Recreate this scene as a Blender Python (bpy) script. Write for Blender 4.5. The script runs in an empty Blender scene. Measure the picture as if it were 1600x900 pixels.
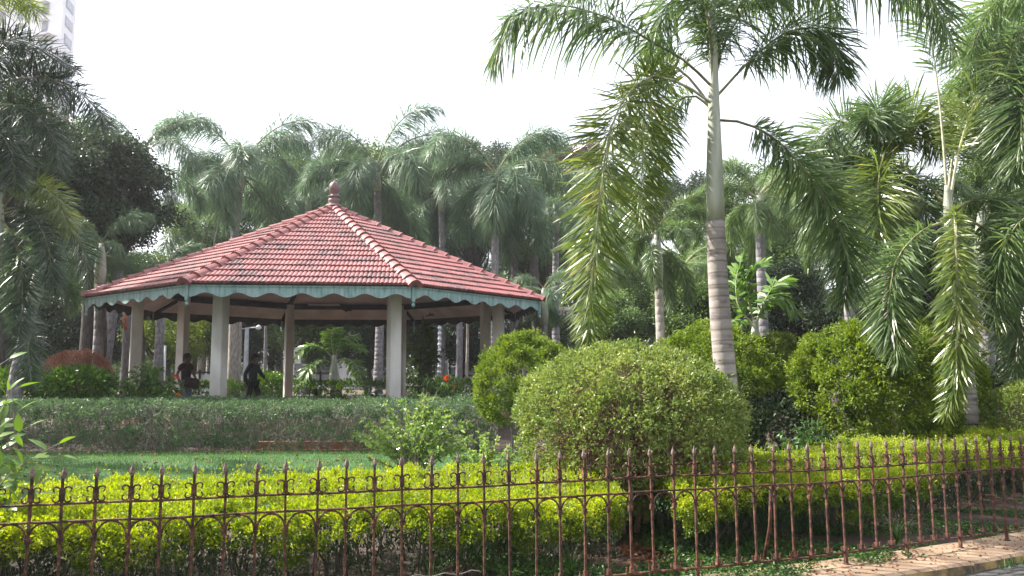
import bpy, math, random
import numpy as np
from mathutils import Vector, Matrix

R = math.radians
rnd = random.Random(7)
rng = np.random.default_rng(11)
scene = bpy.context.scene
COL = scene.collection

# ------------------------------------------------------------------ camera
F_PX, PITCH, ROLL = 1173.0, 0.107, -0.0041
HAZE = 0.0006
EYE = np.array([0.0, 0.0, 1.6])
FWD = np.array([0, math.cos(PITCH), math.sin(PITCH)])
R0 = np.array([1.0, 0, 0]); D0 = np.array([0, math.sin(PITCH), -math.cos(PITCH)])
UAX = math.cos(ROLL) * R0 - math.sin(ROLL) * D0
VAX = math.sin(ROLL) * R0 + math.cos(ROLL) * D0
cam = bpy.data.cameras.new('camera'); cam_o = bpy.data.objects.new('camera', cam); COL.objects.link(cam_o)
cam.sensor_width = 36; cam.lens = F_PX / 1600 * 36; cam.clip_end = 1500; cam.clip_start = 0.05
mw = Matrix.Identity(4)
for i in range(3):
    mw[i][0] = UAX[i]; mw[i][1] = -VAX[i]; mw[i][2] = -FWD[i]; mw[i][3] = EYE[i]
cam_o.matrix_world = mw
scene.camera = cam_o

def W(px, py, d):
    """point of the place seen in direction (px, py) at forward distance d metres"""
    v = FWD * F_PX + (px - 800) * UAX + (py - 450) * VAX
    return EYE + v * (d / v[1])
def X(px, d): return W(px, 576, d)[0]

# ------------------------------------------------------------------ light
SUN_EL, SUN_AZ = R(46), math.atan2(-0.96, 0.28)      # azimuth from +Y, clockwise positive to +X
world = bpy.data.worlds.new("World"); scene.world = world; world.use_nodes = True
nt = world.node_tree; nt.nodes.clear()
sky = nt.nodes.new('ShaderNodeTexSky'); sky.sky_type = 'NISHITA'; sky.sun_disc = False
sky.sun_elevation = SUN_EL; sky.sun_rotation = SUN_AZ; sky.dust_density = 4.0; sky.air_density = 1.0; sky.ozone_density = 1.0
bright = nt.nodes.new('ShaderNodeMix'); bright.data_type = 'RGBA'; bright.inputs['Factor'].default_value = 0.55
bright.inputs['B'].default_value = (7.0, 7.0, 7.3, 1)     # thin white cloud over the whole sky
bg = nt.nodes.new('ShaderNodeBackground'); bg.inputs['Strength'].default_value = 0.12
wo = nt.nodes.new('ShaderNodeOutputWorld')
nt.links.new(sky.outputs[0], bright.inputs['A']); nt.links.new(bright.outputs['Result'], bg.inputs[0]); nt.links.new(bg.outputs[0], wo.inputs[0])
sun = bpy.data.lights.new('sun', 'SUN'); sun.energy = 5.0; sun.angle = R(0.5); sun.color = (1.0, 0.94, 0.84)
sun_o = bpy.data.objects.new('sun', sun); COL.objects.link(sun_o)
sdir = Vector((math.sin(SUN_AZ) * math.cos(SUN_EL), math.cos(SUN_AZ) * math.cos(SUN_EL), math.sin(SUN_EL)))
sun_o.rotation_euler = sdir.to_track_quat('Z', 'Y').to_euler()
sun_o.location = (0, 0, 60)
vs = scene.view_settings
vs.view_transform = 'Standard'; vs.look = 'None'; vs.gamma = 1; vs.use_curve_mapping = False; vs.exposure = 1.45
scene.cycles.max_bounces = 6; scene.cycles.diffuse_bounces = 3; scene.cycles.glossy_bounces = 2
scene.cycles.transmission_bounces = 3; scene.cycles.transparent_max_bounces = 4; scene.cycles.volume_bounces = 0

# ------------------------------------------------------------------ materials
def srgb(h):
    h = h.lstrip('#'); c = [int(h[i:i + 2], 16) / 255 for i in (0, 2, 4)]
    return tuple((x / 12.92 if x <= .04045 else ((x + .055) / 1.055) ** 2.4) for x in c)
def newmat(name):
    m = bpy.data.materials.new(name); m.use_nodes = True
    n = m.node_tree.nodes; b = n['Principled BSDF']; return m, m.node_tree, b
def N(nt, t, **kw):
    n = nt.nodes.new(t)
    for k, v in kw.items(): setattr(n, k, v)
    return n
def foliage(name, c1, c2, transl=0.35, rough=0.45, c3=None, spec=0.4):
    m, nt, b = newmat(name)
    geo = N(nt, 'ShaderNodeNewGeometry'); ramp = N(nt, 'ShaderNodeValToRGB')
    ramp.color_ramp.elements[0].color = (*c1, 1); ramp.color_ramp.elements[1].color = (*c2, 1)
    if c3:
        ramp.color_ramp.elements[1].position = 0.88
        e = ramp.color_ramp.elements.new(0.96); e.color = (*c3, 1)
    nz = N(nt, 'ShaderNodeTexNoise'); nz.inputs['Scale'].default_value = 2.2; nz.inputs['Detail'].default_value = 2
    tc = N(nt, 'ShaderNodeNewGeometry')
    nt.links.new(tc.outputs['Position'], nz.inputs['Vector'])
    add = N(nt, 'ShaderNodeMath', operation='MULTIPLY_ADD'); add.inputs[1].default_value = 0.62
    sub = N(nt, 'ShaderNodeMath', operation='MULTIPLY_ADD'); sub.inputs[1].default_value = 1.3; sub.inputs[2].default_value = -0.46
    nt.links.new(nz.outputs['Fac'], sub.inputs[0])
    nt.links.new(geo.outputs['Random Per Island'], add.inputs[0]); nt.links.new(sub.outputs[0], add.inputs[2])
    nt.links.new(add.outputs[0], ramp.inputs[0])
    nt.links.new(ramp.outputs[0], b.inputs['Base Color'])
    b.inputs['Roughness'].default_value = rough; b.inputs['Specular IOR Level'].default_value = spec
    tr = N(nt, 'ShaderNodeBsdfTranslucent')
    hs = N(nt, 'ShaderNodeHueSaturation'); hs.inputs['Hue'].default_value = 0.485; hs.inputs['Saturation'].default_value = 1.15; hs.inputs['Value'].default_value = 1.5
    nt.links.new(ramp.outputs[0], hs.inputs['Color']); nt.links.new(hs.outputs[0], tr.inputs[0])
    mx = N(nt, 'ShaderNodeMixShader'); mx.inputs[0].default_value = transl
    nt.links.new(b.outputs[0], mx.inputs[1]); nt.links.new(tr.outputs[0], mx.inputs[2])
    nt.links.new(mx.outputs[0], nt.nodes['Material Output'].inputs[0])
    return m
def rough_mat(name, c1, c2, scale=8, rough=0.85, bump=0.3, detail=6, c3=None, lo=.35, hi=.65, stretch=None, metallic=0, bscale=None):
    m, nt, b = newmat(name)
    tc = N(nt, 'ShaderNodeTexCoord'); mp = N(nt, 'ShaderNodeMapping')
    if stretch: mp.inputs['Scale'].default_value = stretch
    geo = N(nt, 'ShaderNodeNewGeometry')
    nt.links.new(geo.outputs['Position'], mp.inputs[0])
    nz = N(nt, 'ShaderNodeTexNoise'); nz.inputs['Scale'].default_value = scale; nz.inputs['Detail'].default_value = detail
    nt.links.new(mp.outputs[0], nz.inputs['Vector'])
    rp = N(nt, 'ShaderNodeValToRGB'); rp.color_ramp.elements[0].position = lo; rp.color_ramp.elements[1].position = hi
    rp.color_ramp.elements[0].color = (*c1, 1); rp.color_ramp.elements[1].color = (*c2, 1)
    if c3:
        e = rp.color_ramp.elements.new(min(.99, hi + .12)); e.color = (*c3, 1)
    nt.links.new(nz.outputs['Fac'], rp.inputs[0]); nt.links.new(rp.outputs[0], b.inputs['Base Color'])
    b.inputs['Roughness'].default_value = rough; b.inputs['Metallic'].default_value = metallic
    bp = N(nt, 'ShaderNodeBump'); bp.inputs['Strength'].default_value = bump; bp.inputs['Distance'].default_value = 0.02
    n2 = N(nt, 'ShaderNodeTexNoise'); n2.inputs['Scale'].default_value = bscale or scale * 4; n2.inputs['Detail'].default_value = 4
    nt.links.new(mp.outputs[0], n2.inputs['Vector']); nt.links.new(n2.outputs['Fac'], bp.inputs['Height']); nt.links.new(bp.outputs[0], b.inputs['Normal'])
    return m

M = {}
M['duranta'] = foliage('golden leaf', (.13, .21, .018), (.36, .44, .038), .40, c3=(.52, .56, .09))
M['duranta_low'] = foliage('older green duranta leaf', (.030, .075, .012), (.135, .205, .022), .30, c3=(.28, .33, .04))
M['ball'] = foliage('pale small leaf', (.088, .150, .036), (.265, .335, .090), .32, c3=(.50, .53, .20))
M['conifer'] = foliage('yellow green sprays', (.070, .130, .018), (.225, .305, .042), .32, rough=.6)
M['conifer2'] = foliage('olive sprays', (.06, .11, .02), (.19, .245, .045), .28, rough=.6)
M['hedge'] = foliage('grey green hedge leaf', (.045, .095, .042), (.13, .215, .095), .25, c3=(.24, .30, .17))
M['copper'] = foliage('copper leaf', (.22, .11, .075), (.44, .24, .16), .3)
M['broad'] = foliage('fresh broad leaf', (.035, .09, .016), (.11, .21, .03), .35, rough=.35)
M['gloss'] = foliage('glossy shrub leaf', (.05, .12, .02), (.17, .28, .05), .35, rough=.3, c3=(.30, .38, .10))
M['palm'] = foliage('foxtail leaflet', (.048, .098, .038), (.135, .205, .072), .40, rough=.34, c3=(.26, .30, .09), spec=.7)
M['palm_shade'] = foliage('palm leaflet darkened as shade', (.020, .042, .026), (.065, .100, .052), .2, rough=.38, spec=.5)  # leaflet colour darkened to carry the shade on the left palms
M['palm_y'] = foliage('yellowed foxtail leaflet', (.055, .105, .026), (.19, .25, .060), .38, rough=.30, c3=(.40, .36, .10), spec=.8)
M['royal'] = foliage('royal palm leaflet', (.050, .102, .060), (.140, .220, .115), .36, rough=.42)
M['bottle'] = foliage('young palm leaflet', (.06, .14, .03), (.18, .30, .07), .38, rough=.35)
M['yellowpalm'] = foliage('yellow green palm leaflet', (.10, .17, .03), (.25, .31, .06), .4, rough=.35)
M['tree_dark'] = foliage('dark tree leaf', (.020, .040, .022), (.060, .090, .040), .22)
M['tree_mid'] = foliage('mid green tree leaf', (.035, .075, .022), (.12, .185, .045), .32)
M['tree_light'] = foliage('light green tree leaf', (.07, .13, .05), (.19, .28, .10), .38)
M['tree_red'] = foliage('reddish tree leaf', (.055, .065, .035), (.17, .10, .065), .25, c3=(.24, .10, .07))
M['lime'] = foliage('lime leaf', (.07, .12, .02), (.19, .25, .04), .40)
M['gloss_lit'] = foliage('glossy leaf brightened as sunlit', (.10, .19, .05), (.30, .42, .12), .35, rough=.25, c3=(.50, .58, .28), spec=.8)  # leaf colour raised to carry sunlight and pale glints
M['grass'] = foliage('lawn grass', (.060, .135, .035), (.15, .25, .08), .3, rough=.5)
M['weed'] = foliage('weed leaf', (.02, .07, .015), (.07, .15, .03), .3)
M['flower'] = foliage('red orange petal', (.50, .06, .02), (.75, .16, .05), .3)
M['litter'] = rough_mat('dry fallen leaf', (.12, .04, .02), (.30, .13, .06), 20)
M['twig'] = rough_mat('grey brown twig', (.11, .10, .085), (.29, .265, .22), 12)
M['twig_red'] = rough_mat('brown twig', (.20, .12, .09), (.44, .30, .24), 12)
M['petiole'] = rough_mat('palm rachis', (.10, .11, .05), (.26, .25, .12), 6)
M['petiole_p'] = rough_mat('pale palm rachis', (.30, .30, .19), (.50, .47, .34), 6)
M['crownshaft'] = rough_mat('palm crownshaft', (.30, .33, .25), (.46, .48, .40), 3, stretch=(4, 4, .6), rough=.5)
M['bark'] = rough_mat('dark bark', (.035, .030, .028), (.10, .085, .075), 6, bump=.8, stretch=(3, 3, .8))
M['bark_pale'] = rough_mat('pale bark', (.22, .19, .17), (.42, .38, .34), 5, bump=.6, stretch=(3, 3, 1))
M['bark_grey'] = rough_mat('grey bark', (.14, .13, .14), (.27, .26, .27), 5, bump=.5, stretch=(3, 3, 1))
M['soil'] = rough_mat('soil', (.022, .015, .011), (.075, .042, .03), 3, bump=.6, bscale=40)
M['stone_kerb'] = rough_mat('sandstone kerb', (.15, .100, .066), (.33, .235, .155), 2.5, bump=.35, bscale=60, c3=(.30, .18, .12))
M['asphalt'] = rough_mat('asphalt', (.035, .035, .036), (.07, .068, .066), 6, bump=.4, bscale=120)
M['brick'] = rough_mat('orange brick', (.34, .10, .05), (.52, .20, .11), 9)
M['plaster'] = rough_mat('cream column paint', (.42, .41, .38), (.66, .65, .62), 1.6, rough=.7, bump=.08, stretch=(1, 1, .5))
M['ceiling'] = rough_mat('pinkish plaster', (.50, .43, .43), (.68, .60, .60), 1.5, rough=.9, bump=.1)
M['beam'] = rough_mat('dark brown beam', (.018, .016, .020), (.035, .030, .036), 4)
M['floor'] = rough_mat('red oxide floor', (.20, .10, .08), (.30, .17, .13), 3)
M['finial'] = rough_mat('weathered finial', (.09, .05, .05), (.18, .10, .10), 7, rough=.55)
M['tube'] = rough_mat('white tube light', (.62, .58, .56), (.7, .66, .62), 3, bump=0)
M['white'] = rough_mat('white paint', (.62, .63, .66), (.78, .78, .80), 2, bump=.05)
M['bwall'] = rough_mat('tower wall paint', (.66, .64, .70), (.76, .74, .79), .3, bump=.02)
M['glass'] = rough_mat('dull window glass', (.16, .17, .22), (.26, .27, .32), 1, rough=.2, bump=0)
M['grey_metal'] = rough_mat('grey pole paint', (.30, .32, .35), (.46, .48, .52), 5, rough=.5, bump=.1)
M['iron'] = rough_mat('rusty iron', (.030, .016, .013), (.15, .060, .034), 26, rough=.75, bump=.5, lo=.38, hi=.62, c3=(.34, .17, .11), metallic=.15)
M['iron_tip'] = rough_mat('faded spearhead paint', (.10, .06, .05), (.24, .165, .14), 40, rough=.7, bump=.4)
M['wire'] = rough_mat('pale wire', (.14, .13, .125), (.26, .25, .24), 9)
M['shirt'] = rough_mat('dark navy cloth', (.010, .011, .018), (.022, .024, .036), 9)
M['shirt2'] = rough_mat('dark maroon cloth', (.028, .014, .016), (.05, .026, .028), 9)
M['jeans'] = rough_mat('faded blue denim', (.10, .13, .18), (.19, .23, .30), 9)
M['black'] = rough_mat('black trousers', (.008, .008, .012), (.016, .016, .022), 9)
M['skin'] = rough_mat('brown skin', (.11, .055, .038), (.15, .08, .055), 9, bump=.05, rough=.5)
M['hair'] = rough_mat('black hair', (.006, .005, .005), (.014, .012, .012), 30)
M['bag'] = rough_mat('dark bag', (.02, .012, .014), (.05, .03, .03), 9)

def tile_mat(name, base, dark, pale, stain_lo, stain_hi):
    m, nt, b = newmat(name)
    g = N(nt, 'ShaderNodeNewGeometry'); oi = N(nt, 'ShaderNodeObjectInfo')
    n1 = N(nt, 'ShaderNodeTexNoise'); n1.inputs['Scale'].default_value = 1.1; n1.inputs['Detail'].default_value = 3
    n2 = N(nt, 'ShaderNodeTexNoise'); n2.inputs['Scale'].default_value = 9; n2.inputs['Detail'].default_value = 5
    nt.links.new(g.outputs['Position'], n1.inputs[0]); nt.links.new(g.outputs['Position'], n2.inputs[0])
    mul = N(nt, 'ShaderNodeMath', operation='MULTIPLY'); nt.links.new(n1.outputs[0], mul.inputs[0]); nt.links.new(n2.outputs[0], mul.inputs[1])
    ad = N(nt, 'ShaderNodeMath', operation='MULTIPLY_ADD'); ad.inputs[1].default_value = .10
    nt.links.new(g.outputs['Random Per Island'], ad.inputs[0]); nt.links.new(mul.outputs[0], ad.inputs[2])
    rp = N(nt, 'ShaderNodeValToRGB'); rp.color_ramp.elements[0].position = stain_lo; rp.color_ramp.elements[1].position = stain_hi
    rp.color_ramp.elements[0].color = (0, 0, 0, 1); rp.color_ramp.elements[1].color = (1, 1, 1, 1)
    nt.links.new(ad.outputs[0], rp.inputs[0])
    ta = N(nt, 'ShaderNodeMix', data_type='RGBA'); ta.inputs['A'].default_value = (*base, 1); ta.inputs['B'].default_value = (*pale, 1)
    nt.links.new(oi.outputs['Random'], ta.inputs['Factor'])
    tb = N(nt, 'ShaderNodeMix', data_type='RGBA'); tb.inputs['B'].default_value = (*dark, 1)
    nt.links.new(rp.outputs[0], tb.inputs['Factor']); nt.links.new(ta.outputs['Result'], tb.inputs['A'])
    nt.links.new(tb.outputs['Result'], b.inputs['Base Color'])
    b.inputs['Roughness'].default_value = .55; b.inputs['Specular IOR Level'].default_value = .45
    bp = N(nt, 'ShaderNodeBump'); bp.inputs['Strength'].default_value = .25; bp.inputs['Distance'].default_value = .01
    nt.links.new(n2.outputs[0], bp.inputs['Height']); nt.links.new(bp.outputs[0], b.inputs['Normal'])
    return m
M['tile'] = tile_mat('painted red roof tile', (.225, .068, .068), (.070, .038, .040), (.275, .098, .096), .30, .40)
M['ridge'] = tile_mat('painted ridge tile', (.215, .070, .067), (.11, .045, .045), (.25, .095, .09), .40, .52)
def teal_mat():
    m, nt, b = newmat('peeling teal paint')
    g = N(nt, 'ShaderNodeNewGeometry'); mp = N(nt, 'ShaderNodeMapping'); mp.inputs['Scale'].default_value = (9, 9, 1.6)
    nt.links.new(g.outputs['Position'], mp.inputs[0])
    n1 = N(nt, 'ShaderNodeTexNoise'); n1.inputs['Scale'].default_value = 1.6; n1.inputs['Detail'].default_value = 6
    nt.links.new(mp.outputs[0], n1.inputs[0])
    rp = N(nt, 'ShaderNodeValToRGB'); cr = rp.color_ramp
    cr.elements[0].position = .30; cr.elements[0].color = (.11, .19, .19, 1); cr.elements[1].position = .44; cr.elements[1].color = (.21, .34, .34, 1)
    e = cr.elements.new(.58); e.color = (.28, .40, .40, 1); e = cr.elements.new(.72); e.color = (.38, .48, .46, 1)
    nt.links.new(n1.outputs[0], rp.inputs[0]); nt.links.new(rp.outputs[0], b.inputs['Base Color']); b.inputs['Roughness'].default_value = .6
    return m
M['teal'] = teal_mat()
M['inner_shade'] = rough_mat('valance inner face darkened as shade', (.03, .028, .03), (.06, .055, .055), 5)  # shade on the back of the valance, put into its colour
def ring_mat():
    m, nt, b = newmat('ringed palm trunk')
    g = N(nt, 'ShaderNodeNewGeometry'); sp = N(nt, 'ShaderNodeSeparateXYZ'); nt.links.new(g.outputs['Position'], sp.inputs[0])
    mp = N(nt, 'ShaderNodeMapping'); mp.inputs['Scale'].default_value = (1.2, 1.2, 14); nt.links.new(g.outputs['Position'], mp.inputs[0])
    n1 = N(nt, 'ShaderNodeTexNoise'); n1.inputs['Scale'].default_value = 1.0; n1.inputs['Detail'].default_value = 4; nt.links.new(mp.outputs[0], n1.inputs[0])
    n2 = N(nt, 'ShaderNodeTexNoise'); n2.inputs['Scale'].default_value = 5.0; n2.inputs['Detail'].default_value = 5; nt.links.new(g.outputs['Position'], n2.inputs[0])
    mx = N(nt, 'ShaderNodeMath', operation='MULTIPLY_ADD'); mx.inputs[1].default_value = .6; nt.links.new(n1.outputs[0], mx.inputs[0])
    m2 = N(nt, 'ShaderNodeMath', operation='MULTIPLY'); m2.inputs[1].default_value = .4; nt.links.new(n2.outputs[0], m2.inputs[0]); nt.links.new(m2.outputs[0], mx.inputs[2])
    rp = N(nt, 'ShaderNodeValToRGB'); cr = rp.color_ramp
    cr.elements[0].position = .36; cr.elements[0].color = (.10, .085, .080, 1); cr.elements[1].position = .46; cr.elements[1].color = (.27, .235, .22, 1)
    e = cr.elements.new(.64); e.color = (.40, .365, .34, 1)
    nt.links.new(mx.outputs[0], rp.inputs[0])
    wv = N(nt, 'ShaderNodeTexWave'); wv.bands_direction = 'Z'; wv.inputs['Scale'].default_value = 2.3; wv.inputs['Distortion'].default_value = 1.6; wv.inputs['Detail'].default_value = 1; wv.inputs['Detail Scale'].default_value = .6
    nt.links.new(g.outputs['Position'], wv.inputs['Vector'])
    r2 = N(nt, 'ShaderNodeValToRGB'); r2.color_ramp.elements[0].position = .0; r2.color_ramp.elements[0].color = (.62, .60, .59, 1); r2.color_ramp.elements[1].position = .10; r2.color_ramp.elements[1].color = (1, 1, 1, 1)
    nt.links.new(wv.outputs['Fac'], r2.inputs[0]); ml = N(nt, 'ShaderNodeMix', data_type='RGBA', blend_type='MULTIPLY'); ml.inputs['Factor'].default_value = 1
    nt.links.new(rp.outputs[0], ml.inputs['A']); nt.links.new(r2.outputs[0], ml.inputs['B']); nt.links.new(ml.outputs['Result'], b.inputs['Base Color']); b.inputs['Roughness'].default_value = .8
    bp = N(nt, 'ShaderNodeBump'); bp.inputs['Strength'].default_value = .5; bp.inputs['Distance'].default_value = .01
    nt.links.new(mx.outputs[0], bp.inputs['Height']); nt.links.new(bp.outputs[0], b.inputs['Normal'])
    return m
M['ring'] = ring_mat()

# ------------------------------------------------------------------ mesh helpers
def make_mesh(name, V, faces, mats, smooth=False, midx=None):
    """V (n,3); faces: list of int arrays (m,3) or (m,4)"""
    V = np.asarray(V, dtype=np.float32).reshape(-1, 3)
    me = bpy.data.meshes.new(name)
    faces = [np.asarray(f, dtype=np.int32) for f in faces if len(f)]
    loops = np.concatenate([f.ravel() for f in faces]); totals = np.concatenate([np.full(len(f), f.shape[1], np.int32) for f in faces])
    starts = np.concatenate([[0], np.cumsum(totals)[:-1]]).astype(np.int32)
    me.vertices.add(len(V)); me.vertices.foreach_set('co', V.ravel())
    me.loops.add(len(loops)); me.loops.foreach_set('vertex_index', loops)
    me.polygons.add(len(totals)); me.polygons.foreach_set('loop_start', starts); me.polygons.foreach_set('loop_total', totals)
    if midx is not None:
        me.polygons.foreach_set('material_index', np.concatenate([np.full(len(f), k, np.int32) for f, k in zip(faces, midx)]))
    me.polygons.foreach_set('use_smooth', np.full(len(totals), bool(smooth)))
    me.update(calc_edges=True)
    for m in (mats if isinstance(mats, (list, tuple)) else [mats]): me.materials.append(m)
    return me
def link(name, me, parent=None, loc=None):
    o = bpy.data.objects.new(name, me); COL.objects.link(o)
    if parent is not None: o.parent = parent
    if loc is not None: o.location = loc
    return o
def tag(o, label=None, cat=None, group=None, kind=None):
    if label: o['label'] = label
    if cat: o['category'] = cat
    if group: o['group'] = group
    if kind: o['kind'] = kind
    return o
def thing(name, label, cat, loc=(0, 0, 0), group=None):
    o = bpy.data.objects.new(name, None); COL.objects.link(o); o.location = loc; o.empty_display_size = .2
    return tag(o, label, cat, group)

class MB:
    def __init__(s): s.v = []; s.q = []; s.t = []; s.n = 0
    def add(s, V, q=(), t=()):
        V = np.asarray(V, float).reshape(-1, 3)
        if len(q): s.q.append(np.asarray(q, int) + s.n)
        if len(t): s.t.append(np.asarray(t, int) + s.n)
        s.v.append(V); s.n += len(V); return s
    def mesh(s, name, mats, smooth=False):
        f = []
        if s.q: f.append(np.vstack(s.q))
        if s.t: f.append(np.vstack(s.t))
        return make_mesh(name, np.vstack(s.v), f, mats, smooth)
    def box(s, c, size, rz=0, M3=None):
        x, y, z = np.array(size) / 2
        V = np.array([[-x, -y, -z], [x, -y, -z], [x, y, -z], [-x, y, -z], [-x, -y, z], [x, -y, z], [x, y, z], [-x, y, z]])
        if M3 is not None: V = V @ np.array(M3).T
        elif rz: V = V @ np.array([[math.cos(rz), math.sin(rz), 0], [-math.sin(rz), math.cos(rz), 0], [0, 0, 1]])
        return s.add(V + np.array(c), [[0, 3, 2, 1], [4, 5, 6, 7], [0, 1, 5, 4], [1, 2, 6, 5], [2, 3, 7, 6], [3, 0, 4, 7]])
    def tube(s, P, r, k=6, cap=True):
        P = np.asarray(P, float); n = len(P); r = np.broadcast_to(np.asarray(r, float), (n,))
        T = np.gradient(P, axis=0); T /= np.linalg.norm(T, axis=1)[:, None] + 1e-9
        ref = np.array([0, 0, 1.0]) if abs(T[:, 2]).mean() < .8 else np.array([1.0, 0, 0])
        A = np.cross(T, ref); A /= np.linalg.norm(A, axis=1)[:, None] + 1e-9; B = np.cross(T, A)
        th = np.arange(k) * 2 * np.pi / k
        V = (P[:, None] + r[:, None, None] * (np.cos(th)[None, :, None] * A[:, None] + np.sin(th)[None, :, None] * B[:, None])).reshape(-1, 3)
        i = np.arange(n - 1)[:, None] * k; j = np.arange(k)[None]; j2 = (j + 1) % k
        q = np.stack([i + j, i + j2, i + k + j2, i + k + j], -1).reshape(-1, 4)
        t = []
        if cap:
            V = np.vstack([V, P[0], P[-1]]); c0, c1 = n * k, n * k + 1
            t = [[c0, (a + 1) % k, a] for a in range(k)] + [[c1, (n - 1) * k + a, (n - 1) * k + (a + 1) % k] for a in range(k)]
        return s.add(V, q, t)
    def lathe(s, prof, c=(0, 0, 0), k=12):
        P = np.array([[0, 0, z] for r, z in prof]) + np.array(c); r = [p[0] for p in prof]
        th = np.arange(k) * 2 * np.pi / k; n = len(prof)
        V = np.array([[P[a][0] + r[a] * math.cos(t), P[a][1] + r[a] * math.sin(t), P[a][2]] for a in range(n) for t in th])
        i = np.arange(n - 1)[:, None] * k; j = np.arange(k)[None]; j2 = (j + 1) % k
        q = np.stack([i + j, i + j2, i + k + j2, i + k + j], -1).reshape(-1, 4)
        return s.add(V, q)

def unit(a): return a / (np.linalg.norm(a, axis=-1, keepdims=True) + 1e-9)
def spline(C, n):
    C = np.asarray(C, float); m = len(C)
    d = np.concatenate([[0], np.cumsum(np.linalg.norm(np.diff(C, axis=0), axis=1) ** .5)])
    Cx = np.vstack([2 * C[0] - C[1], C, 2 * C[-1] - C[-2]])
    dx = np.concatenate([[d[0] - (d[1] - d[0])], d, [d[-1] + (d[-1] - d[-2])]])
    t = np.linspace(0, d[-1], n); out = np.empty((n, 3))
    k = np.clip(np.searchsorted(d, t, side='right') - 1, 0, m - 2)
    for a in range(n):
        j = k[a] + 1; p0, p1, p2, p3 = Cx[j - 1:j + 3]; t0, t1, t2, t3 = dx[j - 1:j + 3]; x = t[a]
        A1 = (t1 - x) / (t1 - t0) * p0 + (x - t0) / (t1 - t0) * p1; A2 = (t2 - x) / (t2 - t1) * p1 + (x - t1) / (t2 - t1) * p2
        A3 = (t3 - x) / (t3 - t2) * p2 + (x - t2) / (t3 - t2) * p3
        B1 = (t2 - x) / (t2 - t0) * A1 + (x - t0) / (t2 - t0) * A2; B2 = (t3 - x) / (t3 - t1) * A2 + (x - t1) / (t3 - t1) * A3
        out[a] = (t2 - x) / (t2 - t1) * B1 + (x - t1) / (t2 - t1) * B2
    # even out by arc length
    s = np.concatenate([[0], np.cumsum(np.linalg.norm(np.diff(out, axis=0), axis=1))])
    u = np.linspace(0, s[-1], n)
    return np.stack([np.interp(u, s, out[:, i]) for i in range(3)], 1)

def leaf_quads(P, D, L, Wd, rg, fold=.25, droop=0.0):
    """rhombus leaves: base P, direction D, length L, width Wd -> verts, quads"""
    n = len(P); L = np.broadcast_to(L, (n,))[:, None]; Wd = np.broadcast_to(Wd, (n,))[:, None]
    D = unit(D); r = unit(rg.normal(size=(n, 3))); S = unit(np.cross(D, r)); Nn = np.cross(S, D)
    mid = P + D * L * .5
    tip = P + D * L - np.array([0, 0, 1]) * droop * L
    V = np.stack([P, mid + S * Wd * .5 + Nn * Wd * fold, tip, mid - S * Wd * .5 + Nn * Wd * fold], 1).reshape(-1, 3)
    return V, np.arange(4 * n).reshape(-1, 4)
def sprigs(P, Nn, k, L, Wd, rg, spread=.9, jitter=.5, droop=.0, up=0.0):
    """k leaves radiating from each point"""
    n = len(P); Pk = np.repeat(P, k, 0); Nk = np.repeat(Nn, k, 0)
    D = unit(Nk + rg.normal(size=(n * k, 3)) * spread + np.array([0, 0, up]))
    Pk = Pk + rg.normal(size=(n * k, 3)) * L * jitter
    return leaf_quads(Pk, D, L * rg.uniform(.6, 1.25, n * k), Wd * rg.uniform(.7, 1.2, n * k), rg, droop=droop)
def clumpify(P, Nn, m, cr, g):
    """gather the points into small domes so that the surface breaks into lit clumps and dark gaps"""
    n = len(P) // m; ix = g.choice(len(P), n, replace=False); P0 = np.repeat(P[ix], m, 0); N0 = np.repeat(Nn[ix], m, 0); r = np.repeat(g.uniform(.55, 1.3, n), m)
    d = unit(N0 * .75 + g.normal(size=(n * m, 3)) * .62)
    return P0 + d * (cr * r * g.uniform(.5, 1, n * m))[:, None], d
def sticks(P0, P1, r, rg=None):
    n = len(P0); T = unit(P1 - P0); A = unit(np.cross(T, np.array([.3, .5, .81]))); B = np.cross(T, A)
    r = np.broadcast_to(r, (n,))[:, None, None]; th = np.arange(3) * 2 * np.pi / 3
    off = np.cos(th)[None, :, None] * A[:, None] + np.sin(th)[None, :, None] * B[:, None]
    V = np.concatenate([P0[:, None] + off * r, P1[:, None] + off * r * .5], 1).reshape(-1, 3)
    b = (np.arange(n) * 6)[:, None, None]; q = np.array([[0, 1, 4, 3], [1, 2, 5, 4], [2, 0, 3, 5]])[None]
    return V, (b + q).reshape(-1, 4)
def lumpf(seed, freq, nn=7):
    g = np.random.default_rng(seed); Fv = g.normal(size=(nn, 3)) * freq; ph = g.uniform(0, 6.28, nn)
    return lambda P: np.cos(P @ Fv.T + ph).sum(1) / nn

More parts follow.
